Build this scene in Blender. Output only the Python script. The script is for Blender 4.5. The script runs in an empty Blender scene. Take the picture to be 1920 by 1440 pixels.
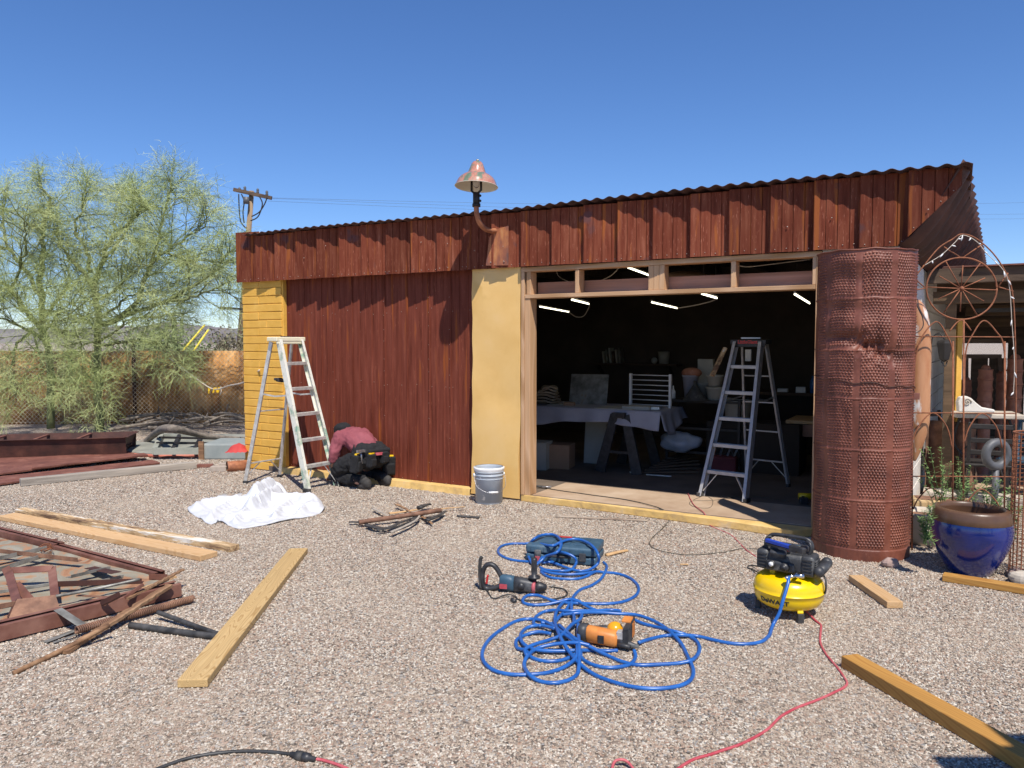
import bpy, math, random
import numpy as np
from mathutils import Vector, Matrix, Euler, noise
R = math.radians
rng = random.Random(7)
scene = bpy.context.scene
COL = scene.collection
# ---------------------------------------------------------------- camera model
W_, H_ = 1920.0, 1440.0
F = 1443.0
CH = 1.65
PITCH = math.atan(79.0 / F)
_fw = Vector((0, math.cos(PITCH), -math.sin(PITCH)))
_up = Vector((0, math.sin(PITCH), math.cos(PITCH)))
CAM = Vector((0, 0, CH))
def ray(px, py):
    return _fw + Vector((1, 0, 0)) * ((px - 960) / F) + _up * ((720 - py) / F)
def G(px, py, z=0.0):
    d = ray(px, py); return CAM + d * ((z - CH) / d.z)
def AT(px, py, Y):
    d = ray(px, py); return CAM + d * (Y / d.y)
# building frame: x along the front wall, y into the building
BO = G(460, 878)
BA = -R(30)
BM = Matrix.Translation(BO) @ Matrix.Rotation(BA, 4, 'Z')
BI = BM.inverted()
def BW(px, py, v=0.0):
    """local building point where the pixel meets the plane y=v"""
    o = BI @ CAM; d = (BI.to_3x3() @ ray(px, py))
    return o + d * ((v - o.y) / d.y)
def BG(px, py, z=0.0):
    return BI @ G(px, py, z)
# ---------------------------------------------------------------- mesh builder
class MB:
    def __init__(s): s.v = []; s.f = []; s.m = []; s.s = []
    def add(s, v, f, mi=0, sm=False, M=None):
        b = len(s.v)
        if M is not None: v = [M @ Vector(p) for p in v]
        s.v.extend([tuple(p) for p in v])
        for q in f:
            s.f.append(tuple(i + b for i in q)); s.m.append(mi); s.s.append(sm)
        return s
    def box(s, c, d, mi=0, M=None, rot=None):
        x, y, z = d[0] / 2, d[1] / 2, d[2] / 2
        v = [Vector(p) for p in ((-x,-y,-z),(x,-y,-z),(x,y,-z),(-x,y,-z),(-x,-y,z),(x,-y,z),(x,y,z),(-x,y,z))]
        if rot is not None:
            e = Euler(rot).to_matrix(); v = [e @ p for p in v]
        v = [p + Vector(c) for p in v]
        return s.add(v, [(0,3,2,1),(4,5,6,7),(0,1,5,4),(1,2,6,5),(2,3,7,6),(3,0,4,7)], mi, False, M)
    def b2(s, a, b, mi=0, M=None):
        """box from min corner to max corner"""
        return s.box([(a[i]+b[i])/2 for i in range(3)], [abs(b[i]-a[i]) for i in range(3)], mi, M)
    def bar(s, p0, p1, w, h, mi=0, up=(0,0,1), M=None, w1=None, h1=None):
        p0 = Vector(p0); p1 = Vector(p1); d = (p1-p0).normalized(); up = Vector(up)
        if abs(d.dot(up)) > .98: up = Vector((0,1,0)) if abs(d.y) < .9 else Vector((1,0,0))
        x = d.cross(up).normalized(); y = x.cross(d).normalized()
        w1 = w if w1 is None else w1; h1 = h if h1 is None else h1
        v = []
        for p, ww, hh in ((p0, w, h), (p1, w1, h1)):
            for a, b in ((-1,-1),(1,-1),(1,1),(-1,1)): v.append(p + x*(a*ww/2) + y*(b*hh/2))
        return s.add(v, [(0,1,2,3),(7,6,5,4),(0,4,5,1),(1,5,6,2),(2,6,7,3),(3,7,4,0)], mi, False, M)
    def tube(s, pts, r, n=8, mi=0, closed=False, M=None, sm=True, caps=True, flat=1.0):
        pts = [Vector(p) for p in pts]; k = len(pts)
        rr = r if isinstance(r, (list, tuple)) else [r]*k
        v = []; prev = None
        for i, p in enumerate(pts):
            if closed: t = pts[(i+1) % k] - pts[i-1]
            else: t = pts[min(i+1, k-1)] - pts[max(i-1, 0)]
            if t.length < 1e-9: t = Vector((0,0,1))
            t.normalize()
            if prev is None:
                a = Vector((0,0,1)) if abs(t.z) < .9 else Vector((1,0,0))
                x = t.cross(a).normalized()
            else:
                x = prev - t * prev.dot(t)
                x = x.normalized() if x.length > 1e-6 else t.cross(Vector((0,0,1))).normalized()
            prev = x; y = t.cross(x)
            for j in range(n):
                a = 2*math.pi*j/n
                v.append(p + (x*math.cos(a) + y*math.sin(a)*flat) * rr[i])
        f = []
        for i in range(k if closed else k-1):
            for j in range(n):
                a = i*n+j; b = i*n+(j+1) % n; c = ((i+1) % k)*n+(j+1) % n; d = ((i+1) % k)*n+j
                f.append((a, b, c, d))
        if caps and not closed:
            f.append(tuple(reversed(range(n)))); f.append(tuple((k-1)*n+j for j in range(n)))
        return s.add(v, f, mi, sm, M)
    def cyl(s, p0, p1, r, n=16, mi=0, M=None, r1=None, sm=True):
        return s.tube([p0, p1], [r, r if r1 is None else r1], n, mi, False, M, sm)
    def lathe(s, prof, n=32, mi=0, M=None, c=(0,0,0), sm=True, a0=0, a1=2*math.pi, sx=1, sy=1):
        full = abs(a1-a0-2*math.pi) < 1e-6; k = n if full else n+1
        v = []
        for r, z in prof:
            for j in range(k):
                a = a0+(a1-a0)*j/n
                v.append((c[0]+r*sx*math.cos(a), c[1]+r*sy*math.sin(a), c[2]+z))
        f = []
        for i in range(len(prof)-1):
            for j in range(n):
                j2 = (j+1) % k if full else j+1
                f.append((i*k+j, i*k+j2, (i+1)*k+j2, (i+1)*k+j))
        return s.add(v, f, mi, sm, M)
    def sph(s, c, r, n=12, m=8, mi=0, M=None, sc=(1,1,1)):
        pr = [(max(1e-4, math.sin(math.pi*i/m))*r, -math.cos(math.pi*i/m)*r) for i in range(m+1)]
        v0 = len(s.v); s.lathe(pr, n, mi, None)
        for i in range(v0, len(s.v)):
            p = Vector(s.v[i]); p = Vector((p.x*sc[0], p.y*sc[1], p.z*sc[2])) + Vector(c)
            s.v[i] = tuple(M @ p if M is not None else p)
        return s
    def grid(s, fn, nu, nv, mi=0, sm=True, M=None, cu=False):
        v = [fn(i/nu, j/nv) for i in range(nu+1) for j in range(nv+1)]
        f = []
        for i in range(nu):
            for j in range(nv):
                a = i*(nv+1)+j; f.append((a, a+nv+1, a+nv+2, a+1))
        return s.add(v, f, mi, sm, M)
    def poly(s, pts, h, mi=0, M=None, z0=0.0):
        """extruded polygon (xy pts) of height h"""
        n = len(pts)
        v = [(p[0], p[1], z0) for p in pts] + [(p[0], p[1], z0+h) for p in pts]
        f = [tuple(reversed(range(n))), tuple(range(n, 2*n))] + [(i, (i+1) % n, n+(i+1) % n, n+i) for i in range(n)]
        return s.add(v, f, mi, False, M)
    def build(s, name, mats, parent=None, bev=0, seg=2, sub=0, solid=0, M=None, loc=None, weld=False):
        me = bpy.data.meshes.new(name)
        me.from_pydata(s.v, [], s.f)
        if not isinstance(mats, (list, tuple)): mats = [mats]
        for m in mats: me.materials.append(m)
        me.polygons.foreach_set('material_index', s.m)
        me.polygons.foreach_set('use_smooth', s.s)
        me.update()
        o = bpy.data.objects.new(name, me); COL.objects.link(o)
        if parent is not None: o.parent = parent
        if M is not None: o.matrix_local = M
        if loc is not None: o.location = loc
        if solid:
            k = o.modifiers.new('Solidify', 'SOLIDIFY'); k.thickness = solid; k.offset = 0
        if bev:
            k = o.modifiers.new('Bevel', 'BEVEL'); k.width = bev; k.segments = seg; k.limit_method = 'ANGLE'; k.angle_limit = R(40)
            k.harden_normals = False
        if sub:
            k = o.modifiers.new('Subdivision', 'SUBSURF'); k.levels = sub; k.render_levels = sub
        return o
def catmull(pts, sub=6, closed=False):
    P = [Vector(p) for p in pts]; n = len(P); out = []
    rngi = range(n) if closed else range(n-1)
    for i in rngi:
        if closed: a, b, c, d = P[i-1], P[i], P[(i+1) % n], P[(i+2) % n]
        else: a, b, c, d = P[max(i-1,0)], P[i], P[i+1], P[min(i+2,n-1)]
        for k in range(sub):
            t = k/sub
            out.append(.5*((2*b)+(c-a)*t+(2*a-5*b+4*c-d)*t*t+(3*b-a-3*c+d)*t*t*t))
    if not closed: out.append(P[-1])
    return out
def thing(name, label, cat, loc=(0,0,0), rz=0.0, group=None, M=None):
    o = bpy.data.objects.new(name, None); COL.objects.link(o); o.empty_display_size = .1
    if M is not None: o.matrix_world = M
    else: o.location = loc; o.rotation_euler = (0, 0, rz)
    o['label'] = label; o['category'] = cat
    if group: o['group'] = group
    return o
def tag(o, label=None, cat=None, group=None, kind=None):
    if label: o['label'] = label
    if cat: o['category'] = cat
    if group: o['group'] = group
    if kind: o['kind'] = kind
    return o
def relabel(o, label): o['label'] = label; return o
def copytree(o, parent=None):
    c = o.copy(); COL.objects.link(c)
    if parent is not None: c.parent = parent
    for ch in [x for x in bpy.data.objects if x.parent == o]: copytree(ch, c)
    return c
def TM(loc, rz=0, rx=0, ry=0):
    return Matrix.Translation(Vector(loc)) @ Euler((rx, ry, rz)).to_matrix().to_4x4()
# ---------------------------------------------------------------- materials
def mat(name, cols, scale=4.0, rough=.7, metal=0.0, bump=.0, bscale=None, stretch=(1,1,1), detail=6, spec=.5,
        dist=0.0, speck=None, trans=0, coat=0, rrough=None, bdist=.01, nrough=.6, rnd=0):
    """cols: list of (pos, (r,g,b)) driven by a noise in object space; speck: (scale, threshold, colour) spots"""
    m = bpy.data.materials.new(name); m.use_nodes = True
    nt = m.node_tree; N = nt.nodes; L = nt.links; bs = N['Principled BSDF']
    bs.inputs['Roughness'].default_value = rough; bs.inputs['Metallic'].default_value = metal
    bs.inputs['Specular IOR Level'].default_value = spec
    if coat: bs.inputs['Coat Weight'].default_value = coat; bs.inputs['Coat Roughness'].default_value = .15
    if trans: bs.inputs['Transmission Weight'].default_value = trans
    tc = N.new('ShaderNodeTexCoord'); mp = N.new('ShaderNodeMapping'); mp.inputs['Scale'].default_value = stretch
    L.new(tc.outputs['Object'], mp.inputs['Vector'])
    vec = mp.outputs['Vector']
    if isinstance(cols[0], (int, float)): cols = [(0, cols)]
    if len(cols) > 1:
        nz = N.new('ShaderNodeTexNoise'); nz.inputs['Scale'].default_value = scale; nz.inputs['Detail'].default_value = detail
        nz.inputs['Roughness'].default_value = nrough; nz.inputs['Distortion'].default_value = dist
        L.new(vec, nz.inputs['Vector'])
        cr = N.new('ShaderNodeValToRGB'); el = cr.color_ramp.elements
        while len(el) < len(cols): el.new(.5)
        for e, (p, c) in zip(el, cols): e.position = p; e.color = (*c[:3], 1)
        L.new(nz.outputs['Fac'], cr.inputs['Fac']); out = cr.outputs['Color']
    else:
        rgb = N.new('ShaderNodeRGB'); rgb.outputs[0].default_value = (*cols[0][1][:3], 1); out = rgb.outputs[0]
    if speck:
        for sp in (speck if isinstance(speck, list) else [speck]):
            sc, th, c = sp[:3]
            n2 = N.new('ShaderNodeTexNoise'); n2.inputs['Scale'].default_value = sc; n2.inputs['Detail'].default_value = 4
            L.new(tc.outputs['Object'] if len(sp) < 4 else vec, n2.inputs['Vector'])
            r2 = N.new('ShaderNodeValToRGB'); r2.color_ramp.elements[0].position = th; r2.color_ramp.elements[1].position = min(1, th+.05)
            L.new(n2.outputs['Fac'], r2.inputs['Fac'])
            mx = N.new('ShaderNodeMix'); mx.data_type = 'RGBA'
            L.new(r2.outputs['Color'], mx.inputs['Factor']); L.new(out, mx.inputs[6]); mx.inputs[7].default_value = (*c, 1)
            out = mx.outputs[2]
    if rnd:
        oi = N.new('ShaderNodeObjectInfo'); hs = N.new('ShaderNodeHueSaturation')
        mr = N.new('ShaderNodeMapRange'); mr.inputs['To Min'].default_value = 1-rnd; mr.inputs['To Max'].default_value = 1+rnd
        L.new(oi.outputs['Random'], mr.inputs['Value']); L.new(mr.outputs[0], hs.inputs['Value']); L.new(out, hs.inputs['Color'])
        out = hs.outputs['Color']
    L.new(out, bs.inputs['Base Color'])
    if bump:
        nb = N.new('ShaderNodeTexNoise'); nb.inputs['Scale'].default_value = bscale or scale*3; nb.inputs['Detail'].default_value = 6
        L.new(vec, nb.inputs['Vector'])
        bp = N.new('ShaderNodeBump'); bp.inputs['Strength'].default_value = bump; bp.inputs['Distance'].default_value = bdist
        L.new(nb.outputs['Fac'], bp.inputs['Height']); L.new(bp.outputs['Normal'], bs.inputs['Normal'])
        if rrough:
            mr = N.new('ShaderNodeMapRange'); mr.inputs['To Min'].default_value = rrough[0]; mr.inputs['To Max'].default_value = rrough[1]
            L.new(nb.outputs['Fac'], mr.inputs['Value']); L.new(mr.outputs[0], bs.inputs['Roughness'])
    return m
def emis(name, c, s):
    m = bpy.data.materials.new(name); m.use_nodes = True; b = m.node_tree.nodes['Principled BSDF']
    b.inputs['Base Color'].default_value = (*c, 1); b.inputs['Emission Color'].default_value = (*c, 1); b.inputs['Emission Strength'].default_value = s
    return m
def wood(name, c1, c2, c3, ring=9.0, rough=.7, axis=0, bump=.25, knots=True, rnd=0.08):
    """planed timber: growth-ring bands stretched along the local x axis plus fine fibres"""
    m = bpy.data.materials.new(name); m.use_nodes = True
    nt = m.node_tree; N = nt.nodes; L = nt.links; bs = N['Principled BSDF']; bs.inputs['Roughness'].default_value = rough
    tc = N.new('ShaderNodeTexCoord'); mp = N.new('ShaderNodeMapping')
    sc = [1, 1, 1]; sc[axis] = .12; mp.inputs['Scale'].default_value = sc
    L.new(tc.outputs['Object'], mp.inputs['Vector'])
    oi = N.new('ShaderNodeObjectInfo'); vm = N.new('ShaderNodeVectorMath'); vm.operation = 'ADD'
    cm = N.new('ShaderNodeCombineXYZ'); mu = N.new('ShaderNodeMath'); mu.operation = 'MULTIPLY'; mu.inputs[1].default_value = 13
    L.new(oi.outputs['Random'], mu.inputs[0]); L.new(mu.outputs[0], cm.inputs[axis]); L.new(mp.outputs[0], vm.inputs[0]); L.new(cm.outputs[0], vm.inputs[1])
    wv = N.new('ShaderNodeTexNoise'); wv.inputs['Scale'].default_value = ring*.55; wv.inputs['Detail'].default_value = 1.2; wv.inputs['Roughness'].default_value = .35
    L.new(vm.outputs[0], wv.inputs['Vector'])
    m1 = N.new('ShaderNodeMath'); m1.operation = 'MULTIPLY'; m1.inputs[1].default_value = ring*9
    si = N.new('ShaderNodeMath'); si.operation = 'SINE'; L.new(wv.outputs['Fac'], m1.inputs[0]); L.new(m1.outputs[0], si.inputs[0])
    cr = N.new('ShaderNodeValToRGB'); e = cr.color_ramp.elements; e.new(.5)
    for q, (p, c) in zip(cr.color_ramp.elements, ((0, c1), (.55, c2), (1, c3))): q.position = p; q.color = (*c, 1)
    mr = N.new('ShaderNodeMapRange'); mr.inputs['From Min'].default_value = -1; L.new(si.outputs[0], mr.inputs['Value']); L.new(mr.outputs[0], cr.inputs['Fac'])
    fb = N.new('ShaderNodeTexNoise'); fb.inputs['Scale'].default_value = 90; fb.inputs['Detail'].default_value = 3
    mp2 = N.new('ShaderNodeMapping'); s2 = [1,1,1]; s2[axis] = .03; mp2.inputs['Scale'].default_value = s2
    L.new(tc.outputs['Object'], mp2.inputs['Vector']); L.new(mp2.outputs[0], fb.inputs['Vector'])
    mx = N.new('ShaderNodeMix'); mx.data_type = 'RGBA'; mx.blend_type = 'MULTIPLY'; mx.inputs['Factor'].default_value = .35
    L.new(cr.outputs[0], mx.inputs[6]); L.new(fb.outputs['Fac'], mx.inputs[7])
    big = N.new('ShaderNodeTexNoise'); big.inputs['Scale'].default_value = 3; L.new(vm.outputs[0], big.inputs['Vector'])
    mr2 = N.new('ShaderNodeMapRange'); mr2.inputs['To Min'].default_value = .8; mr2.inputs['To Max'].default_value = 1.25
    L.new(big.outputs['Fac'], mr2.inputs['Value'])
    hs = N.new('ShaderNodeHueSaturation'); L.new(mr2.outputs[0], hs.inputs['Value']); L.new(mx.outputs[2], hs.inputs['Color'])
    L.new(hs.outputs['Color'], bs.inputs['Base Color'])
    bp = N.new('ShaderNodeBump'); bp.inputs['Strength'].default_value = bump; bp.inputs['Distance'].default_value = .002
    L.new(fb.outputs['Fac'], bp.inputs['Height']); L.new(bp.outputs[0], bs.inputs['Normal'])
    return m
M = {}
M['pine'] = wood('pine', (.62,.39,.19), (.66,.43,.22), (.56,.33,.14), ring=12)
M['pine_bright'] = wood('pine_bright', (.7,.44,.22), (.74,.49,.25), (.64,.38,.17), ring=14)
M['pine_yellow'] = wood('pine_yellow', (.6,.4,.17), (.66,.46,.21), (.46,.28,.1), ring=20)
M['pine_orange'] = wood('pine_orange', (.52,.26,.055), (.57,.3,.07), (.46,.21,.04), ring=12)
M['frame_wood'] = wood('frame_wood', (.62,.37,.19), (.7,.44,.25), (.5,.28,.13), axis=0, ring=5)
M['frame_wood_v'] = wood('frame_wood_v', (.62,.37,.19), (.7,.44,.25), (.5,.28,.13), axis=2, ring=5)
M['frame_pink'] = wood('frame_pink', (.5,.26,.17), (.58,.32,.22), (.4,.2,.12), axis=0, ring=4)
M['weathered'] = mat('weathered_wood', [(.3,(.16,.11,.075)),(.5,(.3,.23,.17)),(.7,(.42,.35,.27))], 9, .9, bump=.6, bscale=14, stretch=(.15,1.5,1.5))
M['weathered_grey'] = mat('weathered_grey_wood', [(.3,(.2,.17,.14)),(.5,(.33,.29,.24)),(.7,(.44,.38,.31))], 9, .9, bump=.6, bscale=14, stretch=(.15,1.5,1.5))
M['old_brown'] = mat('old_brown_wood', [(.3,(.1,.05,.025)),(.5,(.26,.14,.07)),(.7,(.42,.26,.14))], 9, .85, bump=.5, bscale=14, stretch=(.15,1.5,1.5))
M['peeling'] = mat('peeling_painted_wood', [(.4,(.16,.09,.05)),(.48,(.4,.26,.13)),(.55,(.6,.42,.22)),(.6,(.7,.64,.54)),(.7,(.74,.7,.63))], 5, .85, bump=.6, bscale=14, stretch=(.3,2,2), nrough=.75)
M['dark_wood'] = mat('dark_wood', [(.3,(.05,.03,.02)),(.7,(.15,.1,.065))], 8, .85, bump=.4, stretch=(.2,1,1))
M['beam_wood'] = mat('beam_wood', [(.3,(.07,.045,.025)),(.6,(.16,.1,.055)),(.75,(.24,.16,.09))], 8, .85, bump=.4, stretch=(.12,1.6,1.6))
M['red_siding'] = mat('red_siding', [(.25,(.09,.022,.011)),(.45,(.155,.038,.02)),(.6,(.2,.06,.032)),(.75,(.3,.105,.062))], 4, .7, bump=.25, bscale=20, stretch=(7,7,.55), spec=.1,
                      speck=[(26,.64,(.36,.14,.09),1),(2.2,.6,(.27,.08,.025),1),(3,.66,(.12,.05,.045))], detail=8, bdist=.004, rnd=.22)
M['red_door'] = mat('red_door', [(.25,(.085,.02,.011)),(.45,(.145,.036,.021)),(.6,(.18,.048,.029)),(.75,(.25,.08,.05))], 4, .6, bump=.2, bscale=20, stretch=(7,7,.45), spec=.1,
                    speck=[(22,.66,(.34,.12,.065),1),(2,.62,(.24,.065,.02),1)], detail=8, bdist=.004, rnd=.06)
M['orange_rust'] = mat('orange_rust', [(.3,(.12,.06,.05)),(.45,(.3,.1,.05)),(.6,(.45,.17,.06)),(.7,(.5,.24,.1))], 7, .75, bump=.3, stretch=(1.5,1.5,.6))
M['rust_pipe'] = mat('rust_pipe', [(.3,(.2,.07,.035)),(.6,(.42,.17,.08))], 12, .7, bump=.2)
M['rust_dark'] = mat('rust_dark', [(.3,(.035,.014,.01)),(.55,(.075,.026,.017)),(.75,(.13,.05,.03))], 5, .7, bump=.3, bscale=25)
M['rust_red'] = mat('rust_red', [(.3,(.12,.04,.028)),(.55,(.2,.075,.05)),(.75,(.29,.13,.09))], 6, .7, bump=.3, bscale=30)
M['rust_perf'] = mat('rust_perforated', [(.3,(.1,.03,.018)),(.5,(.17,.052,.03)),(.7,(.26,.09,.055))], 4, .5, bump=.25, bscale=40, spec=.5,
                     speck=[(60,.68,(.33,.16,.1))], bdist=.003)
M['rust_rod'] = mat('rust_rod', [(.3,(.14,.05,.025)),(.6,(.3,.11,.05))], 20, .85)
M['rust_brown'] = mat('rust_brown', [(.3,(.1,.05,.03)),(.5,(.2,.1,.06)),(.7,(.32,.17,.1))], 10, .75, bump=.3)
M['chan_metal'] = mat('channel_metal', [(.3,(.1,.04,.025)),(.5,(.18,.072,.048)),(.7,(.27,.13,.09))], 5, .6, metal=.1, bump=.2)
M['galv_old'] = mat('old_galvanised', [(.35,(.1,.09,.075)),(.5,(.24,.23,.2)),(.6,(.33,.32,.28)),(.7,(.3,.16,.08))], 5, .5, metal=.3, bump=.2)
M['door_skin'] = mat('door_skin', [(.32,(.2,.09,.045)),(.42,(.36,.19,.1)),(.48,(.25,.22,.16)),(.56,(.3,.28,.22)),(.62,(.36,.2,.1)),(.75,(.24,.12,.06))], 2.8, .75, bump=.2, dist=1.2)
M['yellow_brick'] = mat('yellow_brick', [(.3,(.66,.36,.05)),(.6,(.74,.42,.075)),(.75,(.78,.47,.1))], 6, .75, bump=.5, bscale=45, bdist=.006, speck=[(9,.74,(.35,.16,.05))])
M['yellow_panel'] = mat('yellow_panel', [(.3,(.72,.44,.14)),(.55,(.78,.5,.18)),(.75,(.8,.53,.22))], 2.2, .42, bump=.12, bscale=4, bdist=.03, spec=.4, speck=[(38,.76,(.3,.18,.07)),(1.6,.66,(.68,.42,.13))])
M['yellow_curb'] = mat('yellow_curb', [(.3,(.45,.3,.14)),(.45,(.66,.43,.14)),(.6,(.75,.5,.19)),(.75,(.62,.48,.32))], 5, .85, bump=.5, bscale=30)
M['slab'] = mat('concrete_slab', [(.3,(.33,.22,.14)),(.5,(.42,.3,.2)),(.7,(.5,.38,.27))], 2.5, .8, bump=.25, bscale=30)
M['shaded_slab'] = mat('shaded_slab', [(.3,(.1,.075,.055)),(.5,(.14,.105,.08)),(.7,(.18,.14,.105))], 2.5, .8, bump=.25, bscale=30)  # slab colour darkened to carry the shade inside the bay
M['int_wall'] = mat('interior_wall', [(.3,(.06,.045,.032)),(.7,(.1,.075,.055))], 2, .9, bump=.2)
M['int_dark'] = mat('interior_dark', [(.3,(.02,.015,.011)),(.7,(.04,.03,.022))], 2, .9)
M['white_block'] = mat('white_block', [(.3,(.62,.57,.5)),(.6,(.72,.68,.61)),(.75,(.78,.75,.7))], 4, .85, bump=.3, bscale=30)
M['alu'] = mat('aluminium', [(.35,(.5,.48,.44)),(.55,(.7,.68,.63)),(.7,(.78,.76,.7))], 14, .42, metal=.55, bump=.1, speck=[(30,.66,(.8,.76,.62))])
M['alu_clean'] = mat('aluminium_clean', [(.35,(.4,.39,.38)),(.7,(.52,.5,.49))], 14, .45, metal=.25)
M['fibre_green'] = mat('fibreglass_green', [(.36,(.25,.4,.3)),(.43,(.52,.54,.42)),(.5,(.72,.7,.6))], 7, .5, bump=.1)
M['cap_yellow'] = mat('cap_yellow', [(.4,(.75,.68,.45)),(.6,(.8,.74,.55))], 9, .55)
M['black_plastic'] = mat('black_plastic', [(.4,(.02,.02,.022)),(.7,(.05,.05,.052))], 20, .45, bump=.1)
M['grey_plastic'] = mat('dusty_grey_plastic', [(.3,(.02,.02,.022)),(.55,(.05,.052,.056)),(.66,(.13,.13,.125)),(.75,(.2,.19,.17))], 9, .5, bump=.1)
M['rubber'] = mat('rubber', [(.4,(.02,.02,.02)),(.7,(.09,.085,.08))], 12, .65, bump=.2)
M['blue_plastic'] = mat('blue_plastic', [(.3,(.03,.07,.11)),(.6,(.05,.105,.155)),(.75,(.14,.18,.2))], 9, .5, bump=.1)
M['hose_blue'] = mat('blue_hose', [(.3,(.012,.085,.32)),(.7,(.028,.14,.44))], 10, .32)
M['pot_blue'] = mat('pot_blue_glaze', [(.3,(.003,.009,.075)),(.6,(.006,.022,.19)),(.8,(.01,.04,.28))], 2.5, .12, coat=.6, stretch=(1,1,.8), speck=[(55,.76,(.35,.4,.55))])
M['pot_brown'] = mat('pot_brown_glaze', [(.3,(.085,.045,.025)),(.7,(.14,.075,.042))], 6, .35, bump=.1)
M['pot_inside'] = mat('pot_inside', [(.3,(.12,.06,.03)),(.7,(.2,.1,.055))], 6, .6)
M['tank_yellow'] = mat('tank_yellow', [(.35,(.8,.5,.0)),(.6,(.88,.58,.005))], 3, .28, coat=.3, speck=[(45,.76,(.3,.2,.05))])
M['tool_orange'] = mat('tool_orange', [(.3,(.5,.16,.03)),(.6,(.7,.26,.06))], 12, .5)
M['amber'] = mat('amber_plastic', [(.3,(.75,.3,.01)),(.7,(.85,.4,.02))], 12, .25)
M['red_plastic'] = mat('red_plastic', (.5,.03,.03), rough=.4)
M['chrome'] = mat('chrome', (.7,.7,.72), rough=.2, metal=1)
M['steel'] = mat('steel', [(.3,(.3,.3,.32)),(.7,(.5,.5,.52))], 10, .35, metal=.8)
M['black_iron'] = mat('black_iron', [(.3,(.012,.01,.01)),(.7,(.03,.025,.022))], 12, .6)
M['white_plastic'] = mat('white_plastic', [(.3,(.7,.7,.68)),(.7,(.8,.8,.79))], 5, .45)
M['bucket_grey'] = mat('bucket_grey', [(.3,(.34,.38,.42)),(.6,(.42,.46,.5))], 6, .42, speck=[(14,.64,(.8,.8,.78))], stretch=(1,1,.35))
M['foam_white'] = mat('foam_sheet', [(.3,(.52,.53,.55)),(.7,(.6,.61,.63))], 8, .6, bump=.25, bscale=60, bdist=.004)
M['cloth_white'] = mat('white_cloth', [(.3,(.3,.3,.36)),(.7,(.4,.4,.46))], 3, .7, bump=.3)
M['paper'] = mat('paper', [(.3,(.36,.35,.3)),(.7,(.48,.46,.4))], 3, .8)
M['cardboard'] = mat('cardboard', [(.3,(.3,.17,.1)),(.7,(.38,.23,.14))], 3, .8)
M['red_cord'] = mat('red_cord', [(.35,(.4,.04,.06)),(.65,(.52,.13,.14))], 9, .5)
M['black_cord'] = mat('black_cord', [(.35,(.018,.018,.018)),(.65,(.05,.05,.05))], 9, .5)
M['brown_cord'] = mat('brown_cord', [(.35,(.05,.045,.035)),(.65,(.1,.085,.06))], 9, .6)
M['shirt'] = mat('maroon_shirt', [(.3,(.2,.045,.06)),(.7,(.28,.075,.09))], 6, .85, bump=.3, bscale=12, bdist=.02)
M['black_cloth'] = mat('black_cloth', [(.3,(.006,.006,.007)),(.7,(.016,.016,.018))], 12, .9, bump=.4, bscale=18, bdist=.02)
M['skin'] = mat('skin', [(.3,(.42,.22,.15)),(.7,(.52,.3,.21))], 8, .55)
M['hair'] = mat('dark_hair', [(.3,(.015,.01,.008)),(.7,(.04,.03,.02))], 20, .6)
M['tool_yellow'] = mat('tool_yellow', (.8,.5,.01), rough=.4)
M['boot'] = mat('worn_boot', [(.3,(.02,.018,.016)),(.7,(.06,.055,.05))], 14, .8, bump=.2)
M['glove_grey'] = mat('grey_glove', [(.3,(.08,.08,.09)),(.7,(.14,.14,.15))], 20, .8)
M['rope'] = mat('rope', [(.3,(.5,.42,.34)),(.7,(.66,.58,.48))], 30, .9)
M['stone'] = mat('carved_stone', [(.3,(.42,.36,.29)),(.7,(.58,.52,.43))], 8, .9, bump=.4)
M['rock_pink'] = mat('pink_rock', [(.3,(.28,.19,.16)),(.7,(.42,.31,.27))], 14, .85, bump=.4)
M['grey_metal'] = mat('grey_metal', [(.3,(.07,.075,.08)),(.7,(.13,.13,.14))], 8, .55, metal=.2)
M['clay'] = mat('clay', [(.3,(.27,.09,.05)),(.6,(.4,.17,.1)),(.75,(.55,.35,.27))], 6, .6, bump=.2)
M['leafgreen'] = mat('shrub_leaf', [(.3,(.1,.17,.05)),(.7,(.2,.3,.1))], 12, .55)
M['paver'] = mat('paver', [(.3,(.33,.27,.22)),(.7,(.44,.37,.3))], 14, .9, bump=.3)
M['bulb'] = mat('bulb_glass', (.85,.85,.85), rough=.05, trans=.8)
M['tube_on'] = emis('tube_on', (1,.93,.72), 4)
M['screw'] = mat('screw', (.45,.36,.3), rough=.35, metal=.6)
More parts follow.
